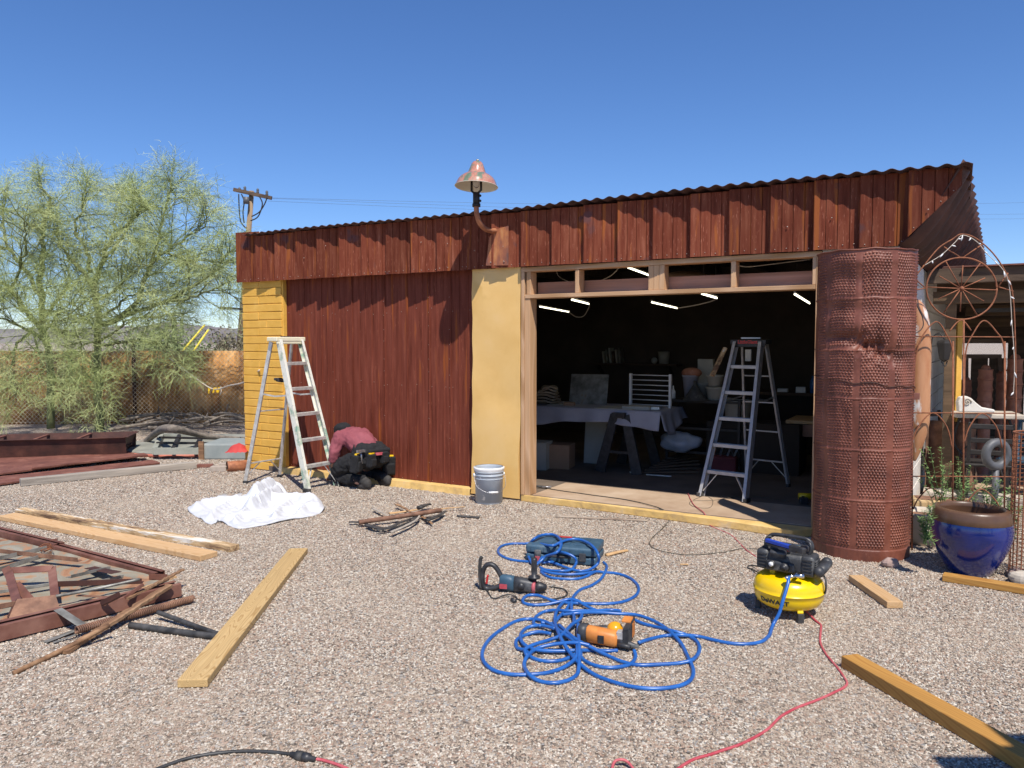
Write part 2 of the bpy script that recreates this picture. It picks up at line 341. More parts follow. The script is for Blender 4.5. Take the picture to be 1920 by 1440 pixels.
# ---------------------------------------------------------------- camera, sky, sun
cd = bpy.data.cameras.new('camera'); cam = bpy.data.objects.new('camera', cd); COL.objects.link(cam)
cam.location = CAM; cam.rotation_euler = (R(90) - PITCH, 0, 0)
cd.sensor_width = 36; cd.lens = 36 * F / W_; cd.clip_end = 9000; cd.clip_start = .05
scene.camera = cam
SUN = Vector((.17, -.61, 1.0)).normalized()
elev = math.asin(SUN.z); azi = math.atan2(SUN.x, SUN.y)
w = bpy.data.worlds.new('World'); scene.world = w; w.use_nodes = True
nt = w.node_tree; bg = nt.nodes['Background']
sky = nt.nodes.new('ShaderNodeTexSky'); sky.sky_type = 'NISHITA'; sky.sun_disc = False
sky.sun_elevation = elev; sky.sun_rotation = azi; sky.altitude = 700; sky.air_density = 1.0; sky.dust_density = .0; sky.ozone_density = 3.5
hsv = nt.nodes.new('ShaderNodeHueSaturation'); hsv.inputs['Saturation'].default_value = 1.12; nt.links.new(sky.outputs[0], hsv.inputs['Color']); tn = nt.nodes.new('ShaderNodeMix'); tn.data_type = 'RGBA'; tn.blend_type = 'MULTIPLY'; tn.inputs['Factor'].default_value = 1; tn.inputs[7].default_value = (.85, .95, 1.18, 1); nt.links.new(hsv.outputs[0], tn.inputs[6]); nt.links.new(tn.outputs[2], bg.inputs[0]); bg.inputs[1].default_value = .108
sl = bpy.data.lights.new('sun', 'SUN'); sl.energy = 5.0; sl.angle = R(.53); sl.color = (1, .94, .86)
so = bpy.data.objects.new('sun', sl); COL.objects.link(so); so.rotation_euler = SUN.to_track_quat('Z', 'Y').to_euler(); so.location = (3, -8, 12)
vs = scene.view_settings; vs.view_transform = 'Standard'; vs.look = 'None'; vs.exposure = 0.18; vs.gamma = 1
# ---------------------------------------------------------------- ground
def gravel_mat(name, stone=True):
    m = bpy.data.materials.new(name); m.use_nodes = True
    nt = m.node_tree; N = nt.nodes; L = nt.links; bs = N['Principled BSDF']; bs.inputs['Roughness'].default_value = .85
    bs.inputs['Specular IOR Level'].default_value = .25
    cr = N.new('ShaderNodeValToRGB')
    pal = [(0,(.10,.085,.075)),(.12,(.2,.165,.14)),(.25,(.33,.255,.21)),(.4,(.43,.35,.285)),(.55,(.5,.415,.345)),(.66,(.38,.24,.18)),(.76,(.6,.53,.46)),(.88,(.74,.68,.61)),(.96,(.3,.29,.29))]
    while len(cr.color_ramp.elements) < len(pal): cr.color_ramp.elements.new(.5)
    for e, (p, c) in zip(cr.color_ramp.elements, pal): e.position = p; e.color = (c[0]*.87, c[1]*.87, c[2]*.82, 1)
    tc = N.new('ShaderNodeTexCoord')
    if stone:
        oi = N.new('ShaderNodeObjectInfo'); L.new(oi.outputs['Random'], cr.inputs['Fac']); col = cr.outputs[0]
        nz = N.new('ShaderNodeTexNoise'); nz.inputs['Scale'].default_value = 1.1; nz.inputs['Detail'].default_value = 5; L.new(oi.outputs['Location'], nz.inputs['Vector'])
        mr = N.new('ShaderNodeMapRange'); mr.inputs['From Min'].default_value = .42; mr.inputs['From Max'].default_value = .72; mr.inputs['To Max'].default_value = .5
        L.new(nz.outputs['Fac'], mr.inputs['Value']); mx = N.new('ShaderNodeMix'); mx.data_type = 'RGBA'; mx.inputs[7].default_value = (.42,.35,.27,1)
        L.new(mr.outputs[0], mx.inputs['Factor']); L.new(col, mx.inputs[6])
        nz2 = N.new('ShaderNodeTexNoise'); nz2.inputs['Scale'].default_value = .55; nz2.inputs['Detail'].default_value = 3; L.new(oi.outputs['Location'], nz2.inputs['Vector'])
        mr2 = N.new('ShaderNodeMapRange'); mr2.inputs['To Min'].default_value = .8; mr2.inputs['To Max'].default_value = 1.2; L.new(nz2.outputs['Fac'], mr2.inputs['Value'])
        hs = N.new('ShaderNodeHueSaturation'); L.new(mr2.outputs[0], hs.inputs['Value']); L.new(mx.outputs[2], hs.inputs['Color']); col = hs.outputs['Color']
    else:
        vo = N.new('ShaderNodeTexVoronoi'); vo.inputs['Scale'].default_value = 62; L.new(tc.outputs['Object'], vo.inputs['Vector'])
        sp = N.new('ShaderNodeSeparateColor'); L.new(vo.outputs['Color'], sp.inputs[0]); L.new(sp.outputs[0], cr.inputs['Fac'])
        col = cr.outputs[0]
        n2 = N.new('ShaderNodeTexNoise'); n2.inputs['Scale'].default_value = .9; n2.inputs['Detail'].default_value = 5; L.new(tc.outputs['Object'], n2.inputs['Vector'])
        mx = N.new('ShaderNodeMix'); mx.data_type = 'RGBA'; mx.inputs[7].default_value = (.36,.27,.2,1)
        mr = N.new('ShaderNodeMapRange'); mr.inputs['From Min'].default_value = .5; mr.inputs['From Max'].default_value = .75; mr.inputs['To Max'].default_value = .6
        L.new(n2.outputs['Fac'], mr.inputs['Value']); L.new(mr.outputs[0], mx.inputs['Factor']); L.new(col, mx.inputs[6]); col = mx.outputs[2]
        bp = N.new('ShaderNodeBump'); bp.inputs['Strength'].default_value = .8; bp.inputs['Distance'].default_value = .008; bp.invert = True
        L.new(vo.outputs['Distance'], bp.inputs['Height']); L.new(bp.outputs[0], bs.inputs['Normal'])
    L.new(col, bs.inputs['Base Color'])
    return m
gb = MB()
def gz(x, y):
    return .012*noise.noise(Vector((x*.5, y*.5, 0))) if False else 0.0
gb.add([(-3000,-60,0),(3000,-60,0),(3000,5000,0),(-3000,5000,0)], [(0,1,2,3)])
g = gb.build('ground', gravel_mat('gravel_ground', False)); tag(g, kind='structure')
# loose gravel as instanced pebbles over the yard
rs = np.random.RandomState(3)
def pebbles(n, y0, y1, smin, smax, name):
    y = y0 + (y1-y0)*rs.rand(n)
    x = (rs.rand(n)*2-1)*(.74*y + .5)
    s = smin + (smax-smin)*rs.rand(n)**1.6
    # clear the building footprint
    bo = np.array(BO)[:2]; c, sn = math.cos(-BA), math.sin(-BA)
    lx = (x-bo[0])*c - (y-bo[1])*sn; ly = (x-bo[0])*sn + (y-bo[1])*c
    keep = ~((ly > -.02) & (lx > -.05) & (lx < 7.7)) & ~((ly > -.15-.0*lx) & (lx > 4.15) & (lx < 6.95) & (ly > .03-.24*(lx-4.2)/2.7))
    return np.stack([x, y, s*.12, s], 1)[keep]
def area(y0, y1): return .74*(y1*y1-y0*y0) + (y1-y0)
P = []
for y0, y1, dens, a, b in ((2.3,3.6,9500,.0075,.014),(3.6,5,8800,.0078,.0145),(5,7,6500,.0085,.016),(7,9.5,3800,.0095,.019),(9.5,13,1700,.012,.024)):
    P.append(pebbles(int(area(y0,y1)*dens), y0, y1, a, b, ''))
P = np.concatenate(P)
me = bpy.data.meshes.new('gravel'); me.vertices.add(len(P)); me.vertices.foreach_set('co', P[:, :3].astype(np.float32).ravel())
at = me.attributes.new('psize', 'FLOAT', 'POINT'); at.data.foreach_set('value', P[:, 3].astype(np.float32))
go = bpy.data.objects.new('gravel', me); COL.objects.link(go); tag(go, 'fine beige, pink and grey pea gravel covering the yard', 'gravel', kind='stuff')
ng = bpy.data.node_groups.new('pebbles', 'GeometryNodeTree')
ng.interface.new_socket('Geometry', in_out='INPUT', socket_type='NodeSocketGeometry'); ng.interface.new_socket('Geometry', in_out='OUTPUT', socket_type='NodeSocketGeometry')
N = ng.nodes; L = ng.links
gi = N.new('NodeGroupInput'); gout = N.new('NodeGroupOutput')
ic = N.new('GeometryNodeMeshIcoSphere'); ic.inputs['Radius'].default_value = .5; ic.inputs['Subdivisions'].default_value = 1
ss = N.new('GeometryNodeSetShadeSmooth'); L.new(ic.outputs[0], ss.inputs[0])
sm = N.new('GeometryNodeSetMaterial'); sm.inputs['Material'].default_value = gravel_mat('gravel_pebble'); L.new(ss.outputs[0], sm.inputs[0])
ip = N.new('GeometryNodeInstanceOnPoints'); L.new(gi.outputs[0], ip.inputs['Points']); L.new(sm.outputs[0], ip.inputs['Instance'])
rr = N.new('FunctionNodeRandomValue'); rr.data_type = 'FLOAT_VECTOR'; rr.inputs[0].default_value = (-.5,-.5,0); rr.inputs[1].default_value = (.5,.5,6.28)
L.new(rr.outputs[0], ip.inputs['Rotation'])
rv = N.new('FunctionNodeRandomValue'); rv.data_type = 'FLOAT_VECTOR'; rv.inputs[0].default_value = (.8,.65,.45); rv.inputs[1].default_value = (1.5,1.1,.85); rv.inputs['Seed'].default_value = 5
na = N.new('GeometryNodeInputNamedAttribute'); na.inputs['Name'].default_value = 'psize'; na.data_type = 'FLOAT'
vm = N.new('ShaderNodeVectorMath'); vm.operation = 'SCALE'; L.new(rv.outputs[0], vm.inputs[0]); L.new(na.outputs[0], vm.inputs['Scale']); L.new(vm.outputs[0], ip.inputs['Scale'])
L.new(ip.outputs[0], gout.inputs[0])
md = go.modifiers.new('pebbles', 'NODES'); md.node_group = ng
# ---------------------------------------------------------------- far hills
hm = mat('hill_rock', [(.3,(.14,.125,.13)),(.6,(.2,.18,.17)),(.75,(.24,.22,.2))], .01, .95, stretch=(1,1,1), detail=10)
b = MB()
def hillf(u, v):
    x = -900 + 760*u; t = v
    prof = [(0,20),(.18,23),(.3,20),(.45,19),(.6,26),(.7,23),(.8,13),(.88,9),(1,0)]
    for (a, ha), (c, hc) in zip(prof, prof[1:]):
        if a <= u <= c: h = ha + (hc-ha)*(u-a)/(c-a)
    y = 900 + 260*v
    s = math.sin(math.pi*min(1, v))
    return (x, y, -1 + h*s*(1+.25*noise.fractal(Vector((x*.012, y*.012, 2)), .6, 2, 5)) + 3*s*noise.noise(Vector((x*.03, y*.03, 0))))
b.grid(hillf, 90, 20)
tag(b.build('hills', hm), kind='structure')
# ---------------------------------------------------------------- the workshop
SHOP = thing('workshop', 'low workshop with rusty red corrugated fascia, yellow brick end and wide open front bay', 'building', M=BM)
def bp(name, mb, mats, **k): return mb.build(name, mats, SHOP, **k)
# brick column
b = MB(); h = .101
b.b2((.015,.015,0), (.72,.4,2.44))
for i in range(24):
    z0 = .01 + i*h; z1 = z0 + h - .006
    xs = [0, .30, .705] if i % 2 else [0, .44, .705]
    for a, c in zip(xs, xs[1:]):
        j = [rng.uniform(-.004,.004) for _ in range(4)]
        b.b2((a+.002, j[0], z0+j[3]*.4), (c-.002+(j[1] if c > .7 else 0), .24, z1+j[2]*.5))
bp('brick_column', b, M['yellow_brick'], bev=.007, seg=2)
# fascia siding panels
NP = 23; PW = 8.0/NP
def zb(u):
    return 2.41 if u < 7.6 else 2.41 + (u-7.6)*1.05
for i in range(NP):
    u0 = i*PW; b = MB(); v0 = -.078 + rng.uniform(-.008,.004); v1 = -.024
    if i % 4 == 2: v0 -= .01
    prof = [(0,0),(.015,-.004),(.245,-.004),(.25,.004),(.262,.004),(.267,-.004),(.49,-.002),(.495,.006),(.507,.006),(.512,-.002),(.74,0),(.745,.008),(.757,.008),(.762,0),(1,.002)]
    vv = []; n = len(prof)
    for (t, dv) in prof:
        u = u0 + t*(PW+.012); v = v0 + (v1-v0)*t + dv
        zt = 2.972 + .012*math.sin(u)
        if u0 < .2: zt = 3.04
        jz = rng.uniform(-.004,.004) if t in (0,1) else 0
        vv += [(u, v, zb(u)+jz), (u, v, zt)]
    ff = [(2*k, 2*k+2, 2*k+3, 2*k+1) for k in range(n-1)]
    b.add(vv, ff)
    b.add([(u0,v0,zb(u0)),(u0,v0+.05,zb(u0)),(u0,v0+.05,2.97),(u0,v0,2.97)], [(0,1,2,3)])
    for t in (.12,.38,.64,.88):
        if rng.random() < .85:
            uu = u0+t*PW; b.sph((uu, v0+(v1-v0)*t-.005, zb(uu)+.03+rng.uniform(-.008,.008)), .0048, 6, 4, mi=1)
    if rng.random() < .5: b.sph((u0+.4*PW, v0+.005, 2.7+rng.uniform(-.1,.1)), .006, 6, 4, mi=1)
    bp('fascia_panel', b, [M['red_siding'], M['screw']])
# fascia backing, left end return, bottom edge
b = MB(); b.b2((.01,-.02,2.425), (7.55,.3,2.9)); b.b2((.0,-.03,2.42),(.02,1.6,3.04)); bp('fascia_backing', b, M['rust_dark'])
b = MB(); b.b2((.02,.02,2.9),(.3,.4,3.05)); bp('parapet_end', b, M['white_block'], bev=.01)
# recess and orange patch under the lamp
b = MB()
b.add([(3.76,-.082,2.44),(4.03,-.078,2.43),(4.03,-.078,2.83),(3.86,-.08,2.8),(3.8,-.08,2.72)], [(0,1,2,3,4)])
b.sph((3.82,-.085,2.47),.006,6,4,mi=1); b.sph((3.98,-.085,2.47),.006,6,4,mi=1)
bp('patch_plate', b, [M['orange_rust'], M['screw']], solid=.003)
# roof sheet with wavy front edge
b = MB(); nu = 8*8*8
def roof(u, v):
    x = .18 + 7.9*u; y = -.145 + .006*math.sin(x*5) + 9.2*v
    return (x, y, 2.995 + .0105*math.sin(2*math.pi*x/.125) + .01*math.sin(x*1.3) - .02*v*9)
b.grid(roof, nu, 6); bp('roof', b, M['rust_dark'], solid=.004)
# side flare: corrugated sheet rising outward along the right side
b = MB()
def flare(u, v):
    y = -.05 + 9*v; t = u
    bx = 7.61 + .04*y; ox = 8.04 + .04*y
    z = 2.40 + .62*t; x = bx + (ox-bx)*(t**.7)
    w = .042*math.sin(2*math.pi*y/.42)
    return (x + w*.8, y, z - w*.55)
b.grid(flare, 8, 380); bp('side_awning', b, M['rust_dark'], solid=.004)
# rust door
b = MB(); sheets = [.7, 1.47, 2.26, 2.9, 3.18, 3.52]
DV = .085
for a, c in zip(sheets, sheets[1:]):
    n = max(2, round((c-a)/.1)); pr = []
    off = rng.uniform(0,.006)
    for k in range(n):
        x0 = a+(c-a)*k/n; w = (c-a)/n
        rb = .011 if k % 3 == 0 else .005
        pr += [(x0,0),(x0+.012,0),(x0+.016,-rb),(x0+.026,-rb),(x0+.03,0)]
    pr.append((c+.008,0))
    vv = []
    for (x, d) in pr: vv += [(x, DV-off+d, .075), (x, DV-off+d, 2.5)]
    b.add(vv, [(2*k,2*k+2,2*k+3,2*k+1) for k in range(len(pr)-1)])
    b.add([(a,DV-off-.004,.075),(a,DV+.03,.075),(a,DV+.03,2.5),(a,DV-off-.004,2.5)],[(0,1,2,3)])
    for z in [.1+.17*k for k in range(13)]:
        if rng.random() < .75: b.sph((a+.006, DV-off-.003, z+rng.uniform(-.03,.03)), .0038, 6, 4, mi=1)
    for z in (.1, 1.17, 2.0):
        for k in range(0, n, 2): b.sph((a+(c-a)*k/n+.05, DV-off-.003, z+rng.uniform(-.03,.03)), .0038, 6, 4, mi=1)
bp('sliding_door', b, [M['red_door'], M['screw']])
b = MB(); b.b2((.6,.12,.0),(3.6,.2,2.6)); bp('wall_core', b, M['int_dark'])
# yellow sheet-metal pier cover with ragged left foot
b = MB(); prof = [(3.545,.0),(4.135,.0)]
def ypan(u, v):
    z = .02 + 2.42*v
    xl = 3.545 - .03*math.exp(-z*2.5) + .004*math.sin(z*14); xr = 4.13 - .02*math.exp(-((z-.3)**2)*9)+.003*math.sin(z*9)
    x = xl + (xr-xl)*u
    d = -.012 + .004*math.sin(z*5+u*3) + .006*math.exp(-((z-1.05)**2)*60)*math.exp(-((u-.7)**2)*12)
    return (x, d, z)
b.grid(ypan, 14, 90)
def yret(u, v):
    p = ypan(0, v); return (p[0]+.0*u, p[1]+.1*u, p[2])
b.grid(yret, 2, 90)
def yret2(u, v):
    p = ypan(1, v); return (p[0], p[1]+.1*u, p[2])
b.grid(yret2, 2, 90)
bp('pier_cover', b, M['yellow_panel'])
b = MB(); b.b2((3.56,.02,.0),(4.13,.3,2.42)); bp('pier', b, M['yellow_curb'], bev=.01)
# painted curb below the door and at the bay
b = MB()
b.grid(lambda u, v: (.7+2.83*u, -.0-.055*(1-v)+.008*noise.noise(Vector((u*30,0,0))), .0+.072*min(1, v*4) if v < .3 else .072), 60, 4, sm=False)
b.b2((.7,-.0,.0),(3.53,.12,.0715)); bp('curb', b, M['yellow_curb'])
# floor slab with a flared threshold
TH = [(4.14,.0),(4.14,-.015),(4.9,-.03),(5.6,-.07),(6.3,-.12),(6.75,-.19),(6.86,-.2),(7.0,-.04),(7.03,.0)]
b = MB(); b.poly([(p[0],p[1]) for p in TH], .07); bp('threshold', b, M['yellow_curb'], bev=.012)
b = MB(); b.b2((.3,.0,.0),(7.6,9,.068)); bp('floor_slab', b, M['shaded_slab'])  # inner floor shade is put into this darker colour
b = MB(); b.b2((4.25,.03,.0),(6.97,.82,.074)); bp('sunlit_strip', b, M['slab'], bev=.004)  # added pale plate, its colour stands in for the sunlit strip of floor
# timber frame of the bay
def fb(name, a, c, m='frame_wood'):
    mb = MB(); ctr = [(a[i]+c[i])/2 for i in range(3)]
    mb.b2([a[i]-ctr[i] for i in range(3)], [c[i]-ctr[i] for i in range(3)])
    return mb.build(name, M[m], SHOP, bev=.003, loc=ctr)
fb('jamb', (4.143,-.02,.07), (4.181,.13,2.36), 'frame_wood_v')
fb('jamb', (4.183,-.012,.07), (4.245,.13,2.12), 'frame_wood_v')
fb('jamb', (6.975,-.012,.07), (7.013,.13,2.4), 'frame_wood_v')
fb('top_rail', (4.14,-.015,2.362), (7.02,.125,2.408))
fb('header_sill', (4.19,-.022,2.092), (6.972,.14,2.13))
for u, w, dpt in ((4.2,.05,.12),(4.745,.042,.12),(5.5,.05,.12),(5.552,.05,.12),(5.604,.05,.12),(6.265,.042,.12),(6.945,.028,.12)):
    fb('stud', (u,-.008,2.132), (u+w,dpt,2.36), 'frame_wood_v')
fb('inner_header', (4.25,.141,2.12), (6.97,.178,2.26), 'frame_pink')
# wall right of the bay (behind the perforated sheet)
b = MB(); b.b2((7.015,.0,.0),(7.6,.2,2.42)); bp('front_wall', b, M['white_block'], bev=.006)
# painted block side wall with courses
b = MB()
for i in range(12):
    z0 = i*.2; k = 0; y = .0 if i % 2 else -.2
    while y < 8.9:
        a = max(0, y); c = min(y+.4, 8.9)
        xo = 7.61 + .04*(a+c)/2
        b.box((xo-.1, (a+c)/2, z0+.1), (.2, c-a-.006, .194), rot=(0,0,-.04))
        y += .4
b.b2((7.4,.21,0),(7.55,8.9,2.4))
bp('side_wall', b, M['white_block'], bev=.006)
# interior shell
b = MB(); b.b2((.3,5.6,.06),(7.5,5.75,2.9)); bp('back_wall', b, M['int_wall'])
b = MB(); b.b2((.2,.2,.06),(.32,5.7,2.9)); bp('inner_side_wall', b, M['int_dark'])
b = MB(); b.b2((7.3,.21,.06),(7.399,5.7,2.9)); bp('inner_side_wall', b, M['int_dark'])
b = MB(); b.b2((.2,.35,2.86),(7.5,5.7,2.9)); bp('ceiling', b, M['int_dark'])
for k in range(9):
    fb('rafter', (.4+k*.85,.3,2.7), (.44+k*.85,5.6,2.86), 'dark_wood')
# ================================================================ lamp on the fascia
LO = BM @ Vector((3.87, -.085, 2.79))
LM = Matrix.Translation(LO) @ Matrix.Rotation(BA, 4, 'Z')
t = thing('wall_lamp', 'old enamel bell lamp on a curved rusty pipe arm rising above the roof edge', 'lamp', M=LM)
b = MB(); arm = catmull([(0,.01,0),(0,-.08,-.01),(-.01,-.18,.0),(-.015,-.27,.05),(-.015,-.315,.12),(-.015,-.325,.17),(-.015,-.325,.21)], 6)
b.tube(arm, .026, 14); b.build('arm', M['rust_pipe'], t)
ax, ay = -.015, -.325
b = MB(); b.cyl((ax,ay,.2),(ax,ay,.335),.034,14); b.cyl((ax,ay,.195),(ax,ay,.225),.041,14)
b.tube([(ax,ay,.31),(ax-.055,ay,.355),(ax-.055,ay,.45)],.012,8); b.tube([(ax,ay,.31),(ax+.055,ay,.355),(ax+.055,ay,.45)],.012,8)
for z in (.25,.3): b.sph((ax+.045,ay,z),.013,8,6)
b.build('fork', M['black_iron'], t)
enam = mat('chipped_enamel', [(.34,(.12,.17,.1)),(.46,(.2,.22,.15)),(.5,(.42,.17,.11)),(.6,(.5,.25,.18)),(.66,(.22,.2,.13))], 9, .22, coat=.5, stretch=(1.4,1.4,.8), bump=.05)
enin = mat('enamel_inside', [(.3,(.7,.66,.52)),(.7,(.78,.74,.62))], 6, .3, speck=[(16,.7,(.15,.05,.03))])
prof = [(.212,.395),(.204,.41),(.196,.432),(.183,.458),(.163,.482),(.135,.503),(.108,.517),(.094,.526),(.087,.54),(.074,.575),(.056,.62),(.042,.637),(.012,.642)]
b = MB(); b.lathe(prof, 48, c=(ax,ay,0)); b.cyl((ax,ay,.638),(ax,ay,.662),.014,10); sh = b.build('shade', enam, t, M=Matrix.Translation((ax,ay,.39)) @ Matrix.Rotation(-R(5),4,'X') @ Matrix.Translation((-ax,-ay,-.39)))
b = MB(); b.lathe([(r-.004, z-.004) for r, z in prof[:9]], 48, c=(ax,ay,0)); b.lathe([(.212,.395),(.216,.393),(.212,.389),(.208,.391)], 48, c=(ax,ay,0)); b.build('shade_lining', enin, sh)
b = MB(); b.sph((ax,ay,.42),.036,14,10,sc=(1,1,1.2)); b.cyl((ax,ay,.45),(ax,ay,.5),.015,10); b.build('bulb', M['bulb'], t)
# ================================================================ utility pole
UD = 36.0
p0 = AT(445, 668, UD); p1 = AT(472, 358, UD); p0.z = 0
t = thing('utility_pole', 'leaning wooden utility pole with a short crossarm behind the yellow brick end', 'utility pole', loc=p0)
def loc_(p): return Vector(p) - p0
b = MB(); b.tube([(0,0,0), loc_(p1)], [.17,.11], 12); b.build('pole', mat('pole_wood', [(.3,(.18,.12,.07)),(.7,(.34,.24,.15))], 3, .9, stretch=(3,3,.3), bump=.4), t)
ca, cb = AT(441,357,UD), AT(512,373,UD)
b = MB(); b.bar(loc_(ca)+Vector((0,-.2,0)), loc_(cb)+Vector((0,-.2,0)), .12, .16); b.build('crossarm', M['dark_wood'], t)
b = MB(); q0, q1 = AT(415,577,UD), AT(458,580,UD); b.bar(loc_(q0)+Vector((0,-.15,0)), loc_(q1)+Vector((0,-.15,0)), .1,.1); b.build('lower_arm', M['black_iron'], t)
for px, py in ((452,362),(462,360),(486,364),(503,368)):
    q = loc_(AT(px,py,UD)) + Vector((0,-.2,0)); b = MB()
    b.lathe([(.05,0),(.07,.05),(.05,.1),(.07,.15),(.03,.22)], 10, c=q); b.build('insulator', M['grey_metal'], t)
b = MB(); q = lambda x, y: loc_(AT(x,y,UD))+Vector((0,-.3,0))
b.cyl(q(466,372), q(466,384), .14, 12); b.build('fuse_box', M['grey_metal'], t)
b = MB()
for pts in (((452,366),(453,395),(456,418),(466,430)),((457,366),(462,380),(460,400),(462,420)),((490,370),(496,385),(488,408),(474,416)),((505,372),(500,385),(490,400),(476,408))):
    b.tube(catmull([q(*p) for p in pts], 5), .03, 5)
b.build('drop_wire', M['black_iron'], t)
for i, (x0,y0,x1,y1) in enumerate(((508,371,2300,365),(508,372,2300,392),(503,377,2300,402))):
    a = AT(x0,y0,UD); c = AT(x1,y1,UD+22); b = MB(); pts = []
    for k in range(13):
        s = k/12; p = a.lerp(c, s); p.z -= 1.6*4*s*(1-s)*.35; pts.append(p)
    b.tube(pts, .005, 4)
    tag(b.build('power_line', M['grey_metal']), ['highest thin power line crossing the sky from the utility pole','middle thin power line crossing the sky from the utility pole','lowest thin power line crossing the sky from the utility pole'][i], 'power line', 'power lines crossing the sky')
# ================================================================ rusty wall and chain link fence
fa = Vector((-13.5, 14.9, 0)); fc = Vector((-4.6, 15.5, 0)); fd = (fc-fa).normalized(); fn = Vector((fd.y, -fd.x, 0))
FM = Matrix.Translation(fa) @ Matrix.Rotation(math.atan2(fd.y, fd.x), 4, 'Z'); FL = (fc-fa).length
wm = mat('rust_sheet_wall', [(.3,(.16,.08,.035)),(.42,(.36,.17,.055)),(.52,(.52,.27,.085)),(.62,(.62,.38,.17)),(.75,(.25,.13,.06))], 2.6, .85, detail=9, bump=.3, dist=.6)
b = MB()
b.grid(lambda u, v: (FL*u, .22+.02*math.sin(FL*u*2*math.pi/.16), 1.47*v), int(FL/.02), 2)
tag(b.build('sheet_wall', wm, M=FM, solid=.003), 'mottled rusty brown sheet metal wall behind the chain link fence', 'wall')
t = thing('chain_link_fence', 'galvanised chain link fence running behind the tree and rusty trough', 'fence', M=FM)
galv = mat('galvanised_wire', [(.3,(.42,.33,.22)),(.7,(.72,.62,.46))], 3, .5, metal=.1)
b = MB(); FH = 1.5; st = .085; k = -FH
while k < FL:
    for sgn in (1, -1):
        a0 = k; pts = []
        x0, z0, x1, z1 = (a0, .02, a0+FH, .02+FH)
        if sgn < 0: z0, z1 = z1, z0
        if x0 < 0: z0 += (0-x0)*(z1-z0)/(x1-x0); x0 = 0
        if x1 > FL: z1 -= (x1-FL)*(z1-z0)/(x1-x0); x1 = FL
        if x1 > x0+.01:
            yo = .004*sgn
            b.bar((x0, yo, z0), (x1, yo, z1), .007 if sgn > 0 else .0035, .005)
    k += st
b.build('mesh', galv, t)
for x in [FL-.1, FL-2.95, FL-5.7, FL-8.2]:
    b = MB(); b.cyl((x,.05,0),(x,.05,1.62),.035,10); b.sph((x,.05,1.62),.038,10,6); b.build('post', M['rust_dark'] if x == FL-2.95 else galv, t)
b = MB(); b.cyl((0,.03,.06),(FL,.03,.06),.004,6); b.build('tension_wire', galv, t)
# two yellow poles beyond the fence
for i, (a, c) in enumerate((((345,655),(384,609)),((365,655),(391,618)))):
    p = AT(a[0],a[1],17.5); q = AT(c[0],c[1],17.5); d = (q-p).normalized(); base = p - d*((p.z)/d.z)
    b = MB(); b.cyl(base, q, .022, 8)
    o = b.build('pole', mat('yellow_pole%d' % i, (.75,.62,.05), rough=.5)); tag(o, ['taller yellow pole leaning above the fence top','shorter yellow pole leaning above the fence top'][i], 'pole', 'yellow poles leaning beyond the fence')
# ================================================================ rope with pegs
ra = AT(318, 672, 14.2); rb = BM @ Vector((.33,-.03,1.29)); mid = [AT(355,700,13.6), AT(398,729,12.8), AT(430,723,11.8)]
t = thing('rope_line', 'pale sagging rope with yellow pegs tied between the tree and the brick column', 'rope', loc=ra)
b = MB(); rp = catmull([p-ra for p in (ra, *mid, AT(459,716,10.6), rb)], 8); b.tube(rp, .011, 6); b.build('rope', M['rope'], t)
for px in (392, 401, 406, 410):
    p = AT(px, 729-.1*(px-395), 12.7)-ra; b = MB(); b.box(p+Vector((0,-.01,-.03)), (.016,.016,.09), rot=(0,rng.uniform(-.4,.4),0)); b.box(p+Vector((.012,-.01,-.025)), (.012,.012,.08), rot=(0,rng.uniform(-.4,.4),0)); b.build('peg', M['tool_yellow'], t)
for px, py in ((357,712),(414,736)):
    p = AT(px,py,13)-ra; b = MB(); b.tube([p+Vector((0,0,.1)), p+Vector((.01,0,.02)), p+Vector((-.02,0,-.05))], .008, 5); b.build('string_tail', M['rope'], t)
